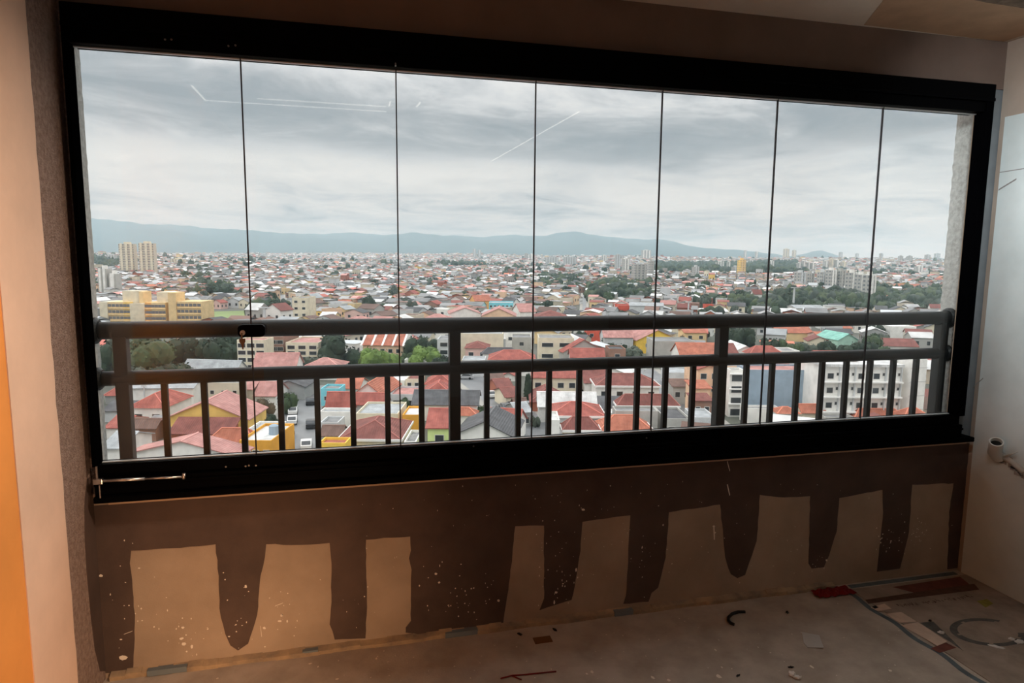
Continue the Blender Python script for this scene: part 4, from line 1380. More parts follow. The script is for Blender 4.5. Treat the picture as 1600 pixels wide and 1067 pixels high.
def tower(label, x0, x1, yb, yt, wall='white', strips=2, rot=12, depth=None, name='tower', floors=None, side='pale_grey', plain=False, d=None):
    if d is not None:
        xm = (x0 + x1) / 2
        w = d
    else:
        w = (ground((x0 + x1) / 2, yb) - CAM) @ CF
    A, B = CAM + ray(x0, yt) * w, CAM + ray(x1, yt) * w
    wd = math.hypot(B[0] - A[0], B[1] - A[1])
    mid = (A + B) / 2
    zb = min(float(terrain(mid[0], mid[1])) - 2, (CAM + ray((x0 + x1) / 2, yb) * w)[2])
    h = mid[2] - zb
    dp = depth or max(8, min(wd, 11))
    cs = math.cos(math.radians(rot))
    wd = max(wd * .70, 5)
    o = empty(name, (mid[0], mid[1], zb), math.atan2(B[1] - A[1], B[0] - A[0]) + math.radians(rot), label=label, category='tower')
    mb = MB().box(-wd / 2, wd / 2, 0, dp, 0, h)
    mb.build('walls', wmat('concrete' if wall in ('white', 'pale_grey') else 'beige' if wall == 'cream' else wall), o)  # pale towers get greyer walls, painting in the shade of recesses and sides
    if strips:
        s = MB()
        for k in range(strips):
            x = -wd / 2 + wd * (k + .5) / strips
            s.box(x - wd / strips * .24, x + wd / strips * .24, -.9, 0, 0, h + .6)
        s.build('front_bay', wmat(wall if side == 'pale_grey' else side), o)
    nf = floors or max(4, min(26, int(h / 3)))
    m = MB()
    for f in range(0 if plain else nf):
        z = h * (f + .35) / nf
        for k in range(max(1, strips)):
            for sx in (-.36, .36):
                x = -wd / 2 + wd * (k + .5 + sx) / max(1, strips)
                m.box(x - wd / max(1, strips) * .09, x + wd / max(1, strips) * .09, -.08, .02, z, z + h / nf * .45)
        for k in range(2):
            y = dp * (k + .5) / 2
            m.box(-wd / 2 - .06, -wd / 2 + .02, y - 1, y + 1, z, z + h / nf * .45)
    if not plain:
        m.build('windows', M_WDARK, o, kind='stuff')
    MB().box(-wd * .22, wd * .22, dp * .3, dp * .7, h, h + max(2.5, h * .05)).build('machine_room', wmat(wall), o)
    HERO.append((mid[0], mid[1], wd * .6))
    RECTS.append((w, x0, x1, yt, yb))
    return o


T = tower
T('wider beige tower of the twin pair at the left', 181, 212, 431, 381, 'cream', 3, 10)
T('right-hand beige tower of the twin pair', 212, 243, 432, 380, 'cream', 3, 10)
T('rounded white tower nearest the outer wall, first pane', 150, 168, 464, 420, 'white', 2, 4, plain=True)
T('shorter white tower beside the one nearest the outer wall', 167, 183, 464, 428, 'white', 1, 4, plain=True)
# yellow estate by the left edge
def estate(label, x0, x1, yt, w, plan):
    A, B = CAM + ray(x0, yt) * w, CAM + ray(x1, yt) * w
    wd = math.hypot(B[0] - A[0], B[1] - A[1])
    mid = (A + B) / 2
    zb = float(terrain(mid[0], mid[1])) - 1
    h = mid[2] - zb
    o = empty('apartment_block', (mid[0], mid[1], zb), math.atan2(B[1] - A[1], B[0] - A[0]), label=label, category='apartments')
    px = w / F_PX
    wmb = {}
    win_ = MB()
    for (a, b, top, c, wins) in plan:
        xa, xb = (a - (x0 + x1) / 2) * px, (b - (x0 + x1) / 2) * px
        ht = h + (yt - top) * px
        core = top < yt - 5
        if c == 'ochre2':
            c = 'sand'
            MB().box(xa, xb, -.7, 8, 0, ht).build('wing', wmat(c), o)
        elif core:
            MB().box(xa, xb, 2.5, 10, h - .5, ht).build('rooftop_block', wmat(c), o)
        else:
            MB().box(xa, xb, 0.0 if wins else -.5, 13, 0, ht).build('wing', wmat(c), o)
        if wins:
            for f in range(14):
                z = ht - 2.2 - f * 2.85
                if z < 1:
                    break
                for k in range(wins):
                    xx = xa + (xb - xa) * (k + .5) / wins
                    win_.box(xx - .75, xx + .75, -.1, .03, z, z + 1.25)
                MB().box(xa, xb, -.35, 0, z - .9, z - .5).build('ledge', wmat('sand'), o)
    win_.build('windows', M_WDARK, o, kind='stuff')
    HERO.append((mid[0], mid[1], wd * .6))
    RECTS.append((w, x0, x1, yt, yt + 60))
    return o


estate('yellow apartment block against the outer wall edge, first pane', 156, 226, 472, 305, [(156, 168, 472, 'cream', 0), (168, 180, 472, 'sand', 2), (180, 192, 472, 'sand', 2), (192, 203, 472, 'yellow', 2), (187, 213, 455, 'cream', 0), (210, 219, 456, 'sand', 0), (203, 226, 474, 'cream', 0)])
estate('yellow apartment block with tall core left of the first joint', 226, 314, 473, 302, [(226, 236, 473, 'orange', 2), (236, 258, 473, 'sand', 4), (241, 264, 457, 'cream', 0), (264, 276, 457, 'ochre2', 0), (276, 288, 471, 'sand', 2), (288, 314, 471, 'sand', 4)])
T('pale slab block, first of the far row in the fourth pane', 848, 877, 414, 402, 'pale_grey', 5, 4)
T('pale slab block, second of the far row in the fourth pane', 877, 905, 415, 402, 'pale_grey', 5, 4)
T('slim far tower in the third pane above the city', 738, 745, 404, 389, 'pale_grey', 1, 10)
T('twin of the slim far tower in the third pane', 746, 753, 405, 391, 'pale_grey', 1, 10)
T('grey far tower just left of the third joint', 819, 826, 408, 396, 'concrete', 1, 10)
T('white far tower at the third joint', 827, 835, 408, 397, 'white', 1, 10)
T('white tower, leftmost of the cluster by the fourth joint', 940, 950, 412, 399, 'white', 2, 10)
T('grey-white tower in the cluster by the fourth joint', 961, 972, 424, 398, 'pale_grey', 2, 14)
T('white slab tower in the cluster by the fourth joint', 973, 986, 428, 405, 'white', 2, 14)
T('largest grey tower of the cluster by the fourth joint', 988, 1016, 443, 413, 'pale_grey', 3, 14, side='concrete')
T('dark-sided tower behind the largest grey tower', 1014, 1024, 436, 408, 'concrete', 2, 10)
T('bright white far block above the cluster by the fourth joint', 1000, 1021, 406, 391, 'white', 3, 8)
T('pointed bluish tower right of the fourth joint', 1084, 1095, 436, 417, 'pale_grey', 2, 10)
T('small white block beside the bluish tower', 1106, 1117, 426, 417, 'white', 2, 8)
T('white slab tower in the fifth pane', 1118, 1135, 428, 409, 'white', 3, 10)
T('thin white tower beside the fifth pane slab', 1137, 1143, 427, 409, 'white', 1, 10)
T('pale low tower left of the yellow one', 1146, 1156, 430, 417, 'pale_grey', 2, 10)
T('slim yellow tower in the fifth pane', 1156, 1168, 434, 406, 'yellow', 2, 8, side='sand')
T('white tower right of the fifth joint', 1202, 1212, 426, 408, 'white', 2, 10)
T('beige far tower rising highest in the sixth pane', 1223, 1236, 405, 389, 'cream', 2, 10)
T('narrower beige far tower beside the highest one', 1238, 1246, 405, 391, 'cream', 1, 10)
for i, (a, b, yt) in enumerate(((1247, 1253, 411), (1254, 1260, 408), (1262, 1267, 410), (1268, 1274, 411))):
    T('white tower, %s of four in a row in the sixth pane' % ('first', 'second', 'third', 'last')[i], a, b, 425, yt, 'white', 1, 10)
for i, (a, b, yt) in enumerate(((1288, 1296, 408), (1298, 1304, 405), (1306, 1313, 406), (1315, 1325, 409))):
    T('cream tower, %s of the row above the dark forest' % ('first', 'second', 'third', 'last')[i], a, b, 421, yt, 'cream' if i % 2 else 'white', 1, 10)
T('grey ledged tower standing in the forest, sixth pane', 1248, 1263, 452, 426, 'pale_grey', 2, 16)
T('shaded ledged tower behind the forest, sixth pane', 1263, 1276, 451, 427, 'concrete', 2, 16)
T('pale narrow tower left of the ledged pair', 1283, 1296, 454, 425, 'pale_grey', 2, 12)
T('white ledged tower in the middle of the forest group', 1297, 1311, 455, 422, 'white', 2, 14)
T('dark ledged tower right in the forest group', 1311, 1326, 455, 423, 'concrete', 2, 14)
T('white slab tower left of the sixth joint', 1329, 1343, 464, 426, 'white', 2, 12)
T('wide white tower at the sixth joint', 1343, 1358, 466, 429, 'white', 3, 12)
T('white tower with dark balconies right of the sixth joint', 1359, 1372, 472, 430, 'white', 2, 18)
T('grey far tower, first of the pair in the last pane', 1405, 1413, 411, 400, 'concrete', 1, 10)
T('grey far tower, second of the pair in the last pane', 1418, 1428, 411, 400, 'concrete', 1, 10)
T('pale far tower at the last pane edge', 1446, 1456, 409, 398, 'pale_grey', 1, 10)
T('pale far block right beside the outer wall, last pane', 1459, 1472, 409, 396, 'pale_grey', 2, 10)
T('white stepped block in the last pane', 1431, 1446, 429, 416, 'white', 2, 10)
T('white far tower above the first pane estate', 160, 183, 410, 398, 'pale_grey', 4, 6)
T('long pale block behind the twin beige towers', 262, 292, 415, 405, 'cream', 5, 6)
T('far white tower in the seventh pane', 1376, 1381, 408, 396, 'pale_grey', 1, 10)
T('white far tower above the fifth pane hill', 1163, 1168, 404, 391, 'white', 1, 10)
T('small far tower left of the fifth joint', 1180, 1186, 402, 393, 'white', 1, 10)
T('far pale tower right of the small hill', 1311, 1318, 404, 394, 'pale_grey', 1, 8)
T('far grey tower above the sixth joint', 1337, 1343, 405, 396, 'pale_grey', 1, 8)

# ================================================================== CARS
CARC = dict(white=(228, 228, 226), silver=(176, 178, 180), black=(36, 38, 42), grey=(110, 112, 116), blue=(60, 84, 112), red=(140, 44, 40))
M_TYRE = mat('tyre_rubber', (24, 24, 25), .9)
CAR_CACHE = {}


def car(label, px, py, col, heading, oid='car'):
    g = ground(px, py)
    o = empty('car', (g[0], g[1], g[2] + .16), heading, label=label, category='car')
    m = mat('car_paint_' + col, CARC[col], 0.3, spec=.5)
    if col not in CAR_CACHE:
        b = MB()
        b.prism([(-2.1, .35), (2.05, .35), (2.1, .62), (1.95, .82), (1.0, .93), (.45, 1.40), (-1.15, 1.44), (-1.85, .98), (-2.1, .9)], 'y', -.84, .84)
        s = MB()
        s.prism([(.92, .94), (.44, 1.34), (-1.1, 1.38), (-1.72, .98)], 'y', -.86, .86)
        s.prism([(-1.22, 1.40), (-1.80, 1.0), (-1.88, 1.03), (-1.21, 1.47)], 'y', -.68, .68)
        s.prism([(1.02, .93), (.47, 1.39), (.42, 1.37), (.9, .92)], 'y', -.7, .7)
        wm = MB().tube([(0, -.11, 0), (0, .11, 0)], .31, 14).mesh('wheel', [M_TYRE])
        CAR_CACHE[col] = (b.mesh('car_body', [m]), s.mesh('side_windows', [M_WPANE]), wm)
    bm_, sm, wm = CAR_CACHE[col]
    for nm, me, l in (('car_body', bm_, (0, 0, 0)), ('glazing', sm, (0, 0, 0)), ('wheel', wm, (1.3, .76, .31)), ('wheel', wm, (1.3, -.76, .31)), ('wheel', wm, (-1.3, .76, .31)), ('wheel', wm, (-1.3, -.76, .31))):
        c = bpy.data.objects.new(nm, me)
        COL.objects.link(c)
        c.parent = o
        c.location = l
    return o


def hd(P):
    v = P[-1] - P[0]
    return math.atan2(v[1], v[0])


h1, h2, h3 = hd(S1), hd(S2[24:] if len(S2) > 24 else S2), hd(S3)
car('silver car parked under the tree at the head of the left street', 472, 611, 'silver', h1 + .3)
car('dark car on the far kerb of the left street', 485, 632, 'black', h1)
car('white car, upper of two parked white ones on the left street', 458, 647, 'white', h1)
car('white car, lower of two parked white ones on the left street', 457, 662, 'white', h1)
car('silver car nearest along the left kerb of the left street', 452, 683, 'silver', h1)
car('black car parked opposite the white ones on the left street', 486, 668, 'black', h1)
car('white car at the bottom of the left street', 479, 701, 'white', h1)
car('silver car at the head of the middle street', 727, 593, 'silver', h2 + 1.2)
car('white car on the middle street beside the brick row', 766, 621, 'white', h2)
car('grey car on the middle street near the cypress', 789, 641, 'grey', h2)
car('dark car on the middle street below the grey one', 799, 657, 'black', h2)
car('blue car parked in the yard under the long cream house', 886, 619, 'blue', .2)
car('dark car in the yard next to the blue one', 908, 619, 'black', .5)
car('silver car in the yard behind the third post', 1086, 652, 'silver', .3)
car('blue car in the yard left of the third post', 1092, 646, 'blue', .2)
car('silver car right of the third post by the white block', 1136, 640, 'silver', h3)

# ================================================================== TREES
GREENS = dict(dark=((58, 74, 54), (34, 46, 34)), mid=((74, 92, 56), (46, 60, 38)), bright=((120, 146, 66), (76, 98, 46)), grey=((92, 100, 86), (62, 70, 60)), brown=((104, 88, 66), (70, 62, 48)))


def leaf_mat(k):
    a, b = GREENS[k]
    return mat('foliage_' + k, a, 0.8, col2=b, scale=1.4, lo=.3, hi=.7, detail=4)


M_BARK = mat('tree_bark', (84, 72, 60), .95)


def crown_mesh(seed, kind, shape='round', n=620):
    r = random.Random(seed)
    mb = MB()
    lobes = []
    for _ in range(9 if shape == 'round' else 5):
        if shape == 'round':
            a, q = r.uniform(0, 6.28), r.uniform(.15, .62)
            lobes.append((q * math.cos(a), q * math.sin(a), r.uniform(.35, .78), r.uniform(.24, .40)))
        else:
            lobes.append((0, 0, .18 + .16 * len(lobes), .30 - .03 * len(lobes)))
    bm = bmesh.new()
    for (x, y, z, q) in lobes:
        t = bmesh.ops.create_icosphere(bm, subdivisions=2, radius=q * .92)
        for v in t['verts']:
            v.co += Vector((x, y, z)) + Vector((r.uniform(-.02, .02), r.uniform(-.02, .02), r.uniform(-.02, .02)))
    for v in bm.verts:
        v.index = -1
    bm.verts.index_update()
    mb.add([v.co.copy() for v in bm.verts], [tuple(v.index for v in f.verts) for f in bm.faces])
    bm.free()
    for _ in range(n):
        x, y, z, q = r.choice(lobes)
        d = Vector((r.gauss(0, 1), r.gauss(0, 1), r.gauss(.3, 1))).normalized()
        c = Vector((x, y, z)) + d * q * r.uniform(.9, 1.12)
        u = Vector((r.gauss(0, 1), r.gauss(0, 1), r.gauss(0, .6))).normalized()
        v = d.cross(u).normalized()
        s = r.uniform(.02, .055)
        mb.add([c - u * s - v * s * .6, c + u * s - v * s * .5, c + u * s * .8 + v * s * .6, c - u * s * .7 + v * s * .7], [(0, 1, 2, 3)])
    return mb.mesh('crown', [leaf_mat(kind)])


CROWNS = {}
TRUNK = MB().tube([(0, 0, 0), (.01, 0, .3), (0, .01, .6)], [.05, .035, .02], 7).mesh('trunk', [M_BARK])


def put_tree(label, g, wd, ht, kind='dark', var=0, shape='round', name='tree', group=None, cat='tree'):
    k = (kind, var % 4, shape)
    if k not in CROWNS:
        CROWNS[k] = crown_mesh(hash((kind, var % 4)) % 1000 + 3 if False else 17 * (var % 4) + len(kind), kind, shape)
    o = empty(name, (g[0], g[1], g[2] - .3), RNG.uniform(0, 6.28), label=label, category=cat)
    if group:
        o['group'] = group
    c = bpy.data.objects.new('crown', CROWNS[k])
    COL.objects.link(c)
    c.parent = o
    c.scale = (wd / 1.5, wd / 1.5, ht) if shape == 'round' else (wd / .62, wd / .62, ht)
    t = bpy.data.objects.new('trunk', TRUNK)
    COL.objects.link(t)
    t.parent = o
    t.scale = (wd * .5, wd * .5, ht)
    return o


def tree(label, x, yb, wpx, hpx, kind='dark', var=0, shape='round', name='tree'):
    g = ground(x, yb)
    w = (g - CAM) @ CF
    HERO.append((g[0], g[1], wpx * w / F_PX * .4))
    RECTS.append((w, x - wpx / 2, x + wpx / 2, yb - hpx, yb))
    return put_tree(label, g, wpx * w / F_PX, hpx * w / F_PX * 1.02, kind, var, shape, name)


tree('broad olive-topped tree, biggest left of the lock', 236, 592, 92, 64, 'mid', 0)
tree('dark tree at the outer wall in the first pane', 182, 592, 60, 58, 'dark', 1)
tree('dark tree behind the broad olive one', 290, 578, 70, 56, 'dark', 2)
tree('dark grey-green tree left of the cream apartments', 338, 580, 66, 54, 'dark', 3)
tree('dark tree filling the gap under the handrail by the lock', 366, 566, 46, 44, 'dark', 0)
tree('low dark tree at the foot of the broad olive one', 270, 600, 60, 34, 'dark', 3)
tree('low dark tree before the first post', 208, 606, 50, 36, 'grey', 2)
tree('big dark tree right of the cream apartments', 530, 580, 72, 56, 'dark', 1)
tree('greyish lower tree at the end of the cream apartments', 498, 586, 44, 34, 'grey', 2)
tree('bright green spreading tree below the orange terrace', 592, 588, 62, 46, 'bright', 0)
tree('bright green spreading tree left of the second post', 664, 582, 62, 42, 'bright', 1)
tree('dark domed tree behind the bright green ones', 656, 568, 54, 46, 'dark', 2)
tree('small yellow-green tree between the two bright ones', 630, 580, 30, 28, 'mid', 3)
tree('dark tree at the second post behind the bright one', 690, 590, 30, 36, 'dark', 3)
tree('green street tree on the left street kerb', 449, 648, 30, 34, 'mid', 1)
tree('lower street tree on the left street kerb', 444, 690, 18, 30, 'mid', 2)
tree('brownish shrub hedge by the pink-roofed corner house', 410, 654, 34, 30, 'brown', 0, name='shrub')
tree('dark shrub behind the ochre house', 424, 672, 26, 26, 'dark', 1, name='shrub')
tree('dark shrub beside the yellow hall corner', 398, 656, 22, 22, 'dark', 2, name='shrub')
tree('garden shrub under the steep red roof slope', 516, 648, 26, 20, 'brown', 3, name='shrub')
tree('small garden tree by the white low house, third pane', 634, 640, 22, 20, 'mid', 0)
tree('olive tree on the middle street kerb', 750, 656, 20, 22, 'mid', 1)
tree('tall dark cypress by the middle street', 825, 630, 15, 48, 'dark', 0, 'tall', 'cypress')
tree('grey shrub under the cypress', 818, 642, 18, 18, 'grey', 1, name='shrub')
tree('dark shrub at the bottom of the third joint', 836, 668, 18, 22, 'grey', 2, name='shrub')
tree('garden shrub between the fascias at fourth pane bottom', 912, 700, 18, 16, 'mid', 3, name='shrub')
tree('dark tree beside the red-walled block', 908, 540, 22, 22, 'dark', 0)
tree('dark bushy tree left of the yellow house', 955, 550, 50, 26, 'dark', 1)
tree('dark thicket before the yellow house', 985, 560, 44, 20, 'grey', 2)
tree('brown thicket right of the yellow house', 1068, 545, 26, 22, 'brown', 3)
for i, (x, yb, w_, h_, k) in enumerate(((1142, 552, 34, 34, 'dark'), (1168, 545, 36, 32, 'dark'), (1206, 560, 40, 34, 'dark'), (1232, 562, 38, 30, 'mid'), (1262, 560, 34, 24, 'grey'), (1296, 560, 36, 26, 'dark'), (1322, 558, 34, 22, 'dark'), (1348, 556, 34, 24, 'dark'), (1366, 552, 36, 30, 'mid'), (1384, 560, 26, 18, 'mid'), (1370, 528, 30, 24, 'dark'))):
    tree('%s green tree between the rails, %s from the third post' % (dict(dark='dark', mid='mid', grey='greyish').get(k), ('first', 'second', 'third', 'fourth', 'fifth', 'sixth', 'seventh', 'eighth', 'ninth', 'tenth', 'eleventh')[i]), x, yb, w_, h_, k, i)
tree('dark round tree above the pink roofs, second pane', 580, 490, 28, 26, 'dark', 1)
tree('dark tree next to the outer wall above the handrail, first pane', 345, 470, 46, 26, 'dark', 2)
tree('dark tree right of the first joint above the handrail', 430, 500, 26, 32, 'dark', 3)
tree('dark tree below the wide beige estate, first pane', 324, 502, 18, 18, 'dark', 0)

# ================================================================== POLES
def pole(label, x, yb, yt, r=.18, arm=False):
    g = ground(x, yb)
    w = (g - CAM) @ CF
    h = (yb - yt) * w / F_PX
    o = empty('street_pole', g, 0, label=label, category='pole')
    MB().tube([(0, 0, 0), (0, 0, h)], [r, r * .7], 8).build('shaft', wmat('pale_grey'), o)
    MB().box(-r * 3, r * 3, -r, r, h - .4, h).build('head', wmat('pale_grey'), o)


pole('tall white pole above the handrail in the fifth pane', 1075, 498, 471, .5)
pole('white pole right of the first joint above the handrail', 414, 512, 480, .8)
pole('thin pole standing in the dark forest, sixth pane', 1239, 486, 449, .7)
pole('thin pole by the cypress on the middle street', 823, 655, 626, .14)
pole('thin pole beside the fourth joint at the right street', 1006, 598, 576, .16)
pole('thin pole in front of the yellow hall, first pane', 227, 640, 600, .16)

# ================================================================== SCATTERED CITY
def hash01(a, b):
    return (np.sin(a * 127.1 + b * 311.7) * 43758.5453) % 1.0


def sector(dmin, dmax, step):
    n = int(dmax / step)
    gx, gy = np.meshgrid(np.arange(-n, n + 1), np.arange(0, n + 1))
    th = math.radians(-33)
    ux, uy = gx.ravel() * step, gy.ravel() * step * 1.0
    ux = np.concatenate([ux, ux])
    uy = np.concatenate([uy, -uy - step])
    x = ux * math.cos(th) - uy * math.sin(th)
    y = ux * math.sin(th) + uy * math.cos(th)
    x = x + RNG.uniform(-.14, .14, x.size) * step
    y = y + RNG.uniform(-.14, .14, y.size) * step
    d = np.hypot(x, y)
    az = np.degrees(np.arctan2(x, y))
    k = (d > dmin) & (d < dmax) & (az > -30) & (az < 57) & (y > 30)
    return x[k], y[k]


PX = np.empty(0)
cells = []
for dmin, dmax, step, sz in ((95, 420, 13.0, 9.3), (420, 1000, 10.8, 8.2), (1000, 2200, 13.2, 10.0), (2200, 4700, 20.0, 14.5)):
    x, y = sector(dmin, dmax, step)
    cells.append(np.stack([x, y, np.full(x.size, sz)], 1))
P = np.concatenate(cells)
# clear the hand-built houses and the streets
keep = np.ones(len(P), bool)
near = np.hypot(P[:, 0], P[:, 1]) < 1500
for (hx, hy, hr) in HERO:
    keep &= ~(np.hypot(P[:, 0] - hx, P[:, 1] - hy) < hr + P[:, 2] * .55)
for (c, r) in STREETS:
    keep &= ~(near & (np.hypot(P[:, 0] - c[0], P[:, 1] - c[1]) < r))
P = P[keep]
gz = terrain(P[:, 0], P[:, 1])
vx = P[:, 0] - CAM[0]
vy = P[:, 1] - CAM[1]
vz = gz - CAM[2]
dep = vx * CF[0] + vy * CF[1] + vz * CF[2]
sx = 800 + F_PX * (vx * CR[0] + vy * CR[1] + vz * CR[2]) / dep
sy = 533.5 - F_PX * (vx * CU[0] + vy * CU[1] + vz * CU[2]) / dep
# woods: where the photograph shows continuous tree cover on the ground
WOODS = [(1202, 1372, 462, 492, .97), (1366, 1480, 458, 492, .9), (925, 1012, 446, 478, .9), (1024, 1165, 414, 430, .97), (1170, 1245, 412, 432, .8), (1085, 1200, 470, 498, .75), (400, 455, 470, 502, .5), (300, 372, 446, 474, .5),
         (160, 372, 548, 592, .97), (250, 330, 430, 450, .35), (840, 905, 436, 456, .5), (1120, 1290, 522, 550, .7), (1285, 1400, 535, 560, .7), (560, 700, 540, 570, .6), (690, 760, 412, 420, .4), (1000, 1040, 560, 580, .3), (955, 1030, 535, 565, .6), (150, 182, 412, 424, .7)]
wood = np.zeros(len(P))
for (a, b, c, d_, v) in WOODS:
    m = (sx > a) & (sx < b) & (sy > c) & (sy < d_)
    wood[m] = np.maximum(wood[m], v)
base_tree = np.where(dep > 420, .075, .09)
base_tree = np.where(dep > 1000, .05, base_tree)
base_tree = np.where(dep > 2300, .025, base_tree)
rnd = RNG.uniform(0, 1, len(P))
istree = rnd < np.maximum(wood, base_tree)
FIELD = (sx > 322) & (sx < 396) & (sy > 484) & (sy < 506)
istree &= ~FIELD
open_ = (sx > 150) & (sx < 322) & (sy > 497) & (sy < 547)
HOUSE = P[~istree & ~FIELD & ~open_]
istree &= ~open_
TREES = P[istree]

# --- palette of what far roofs and walls look like
PAL_W = np.array([lin(*WALLC[k]) for k in ('white', 'cream', 'beige', 'peach', 'pale_grey', 'grey', 'concrete', 'brick', 'sand', 'pink', 'brown', 'yellow')])
PW_W = np.array([.20, .13, .13, .07, .15, .08, .09, .05, .04, .03, .02, .01])
WN = ['white', 'cream', 'beige', 'peach', 'pale grey', 'grey', 'concrete grey', 'brick', 'sand', 'pink', 'brown', 'yellow']
PAL_R = np.array([lin(*ROOFC[k][0]) for k in ('red', 'redbrown', 'orange', 'grey', 'brown', 'dark', 'white', 'metal', 'pink')])
RN = ['red', 'red-brown', 'orange', 'grey', 'brown', 'dark grey', 'white', 'silver', 'pink']
nH = len(HOUSE)
hd_ = np.hypot(HOUSE[:, 0], HOUSE[:, 1])
wi = RNG.choice(len(PAL_W), nH, p=PW_W / PW_W.sum())
pr_near = np.array([.24, .16, .14, .12, .08, .06, .09, .08, .03])
pr_far = np.array([.02, .08, .02, .30, .16, .15, .09, .14, .04])
ri = np.where(RNG.uniform(0, 1, nH) < np.clip(1.0 - hd_ / 360, 0.04, .95), RNG.choice(9, nH, p=pr_near), RNG.choice(9, nH, p=pr_far))
sz = HOUSE[:, 2]
Wd = sz * RNG.uniform(.72, 1.12, nH)
Dp = sz * RNG.uniform(.72, 1.05, nH)
Ht = RNG.uniform(3.0, 6.8, nH) * np.where(hd_ > 2200, 1.5, 1.0) * np.where(RNG.uniform(0, 1, nH) < .03, 1.8, 1)
Ht = np.where(hd_ < 300, np.minimum(Ht, 5.0), Ht)
roofk = RNG.choice(3, nH, p=[.42, .34, .24])       # gable across, gable along, flat
Rs = np.where(roofk == 2, .02, RNG.uniform(.9, 1.9, nH) * np.where(hd_ > 2200, 1.6, 1))
ang = math.radians(-33) + RNG.choice([0, math.pi / 2], nH) + RNG.normal(0, .12, nH)
hz = terrain(HOUSE[:, 0], HOUSE[:, 1]) - .6


def screen_rect(x, y, z, w, h):
    v = np.array([x, y, z]) - CAM
    d = v @ CF
    u = 800 + F_PX * (v @ CR) / d
    t = 533.5 - F_PX * (v @ CU) / d
    return d, u - w / 2 * F_PX / d, u + w / 2 * F_PX / d, t - h * F_PX / d, t


# which scattered houses and trees show: a near-to-far coverage map
cover = np.zeros((1067, 1600), bool)
items = [(r[0], 'x', 0, r[1], r[2], r[3], r[4]) for r in RECTS]
for i in np.nonzero(hd_ < 1300)[0]:
    d, a, b, t, bo = screen_rect(HOUSE[i, 0], HOUSE[i, 1], hz[i], (Wd[i] + Dp[i]) / 2, Ht[i] + Rs[i])
    items.append((d, 'h', i, a, b, t, bo))
td_ = np.hypot(TREES[:, 0], TREES[:, 1])
tz = terrain(TREES[:, 0], TREES[:, 1]) - .3
tw_ = RNG.uniform(5, 9, len(TREES)) * np.where(td_ > 1000, 1.4, 1) * np.where(td_ > 2200, 1.2, 1)
tw_ = np.where(td_ < 250, tw_ * .6, tw_)
th_ = tw_ * RNG.uniform(.75, 1.15, len(TREES))
for i in np.nonzero(td_ < 1300)[0]:
    d, a, b, t, bo = screen_rect(TREES[i, 0], TREES[i, 1], tz[i], tw_[i], th_[i])
    items.append((d, 't', i, a, b, t, bo))
items.sort(key=lambda q: q[0])
vis = {'h': {}, 't': {}}
for (d, k, i, a, b, t, bo) in items:
    a0, b0, t0, o0 = max(150, int(a)), min(1480, int(b) + 1), max(0, int(t)), min(720, int(bo) + 1)
    if a0 >= b0 or t0 >= o0:
        continue
    sub = cover[t0:o0, a0:b0]
    if k != 'x':
        # rows hidden by the two rails do not count
        n = int((~sub).sum())
        vis[k][i] = n
    sub[:] = True
NH = max(0, 296 - sum(1 for o in bpy.data.objects if o.parent is None and o.name.split('.')[0] == 'house'))
NT = max(0, 296 - sum(1 for o in bpy.data.objects if o.parent is None and o.name.split('.')[0] == 'tree'))
ind_h = sorted(vis['h'], key=lambda i: -vis['h'][i])[:NH]
ind_h = [i for i in ind_h if vis['h'][i] > 6]
ind_t = sorted(vis['t'], key=lambda i: -vis['t'][i])[:NT]
ind_t = [i for i in ind_t if vis['t'][i] > 6]

ORD = ['first', 'second', 'third', 'fourth', 'fifth', 'sixth', 'seventh', 'eighth', 'ninth', 'tenth', 'eleventh', 'twelfth', 'thirteenth', 'fourteenth', 'fifteenth', 'sixteenth', 'seventeenth', 'eighteenth', 'nineteenth', 'twentieth'] + [f'{t}-{u}' for t in ('twenty', 'thirty', 'forty', 'fifty') for u in ('first', 'second', 'third', 'fourth', 'fifth', 'sixth', 'seventh', 'eighth', 'ninth')]


def where(x, y, z):
    v = np.array([x, y, z]) - CAM
    t = -CAM[1] / v[1]
    g = CAM + v * t
    t2 = (RY - CAM[1]) / v[1]
    g2 = CAM + v * t2
    pane = ORD[int(np.clip(g[0] / PW, 0, 6))] + ' pane'
    band = 'above the handrail' if g2[2] > 1.33 else ('between the rails' if g2[2] > 1.14 else 'below the middle rail')
    return pane, band, g[0]


RT = ['gabled', 'side-gabled', 'flat']
groups = {}
for i in ind_h:
    pane, band, gx = where(HOUSE[i, 0], HOUSE[i, 1], hz[i] + Ht[i])
    groups.setdefault((WN[wi[i]], RN[ri[i]], RT[roofk[i]], band, pane), []).append((gx, i))
HMESH = {}


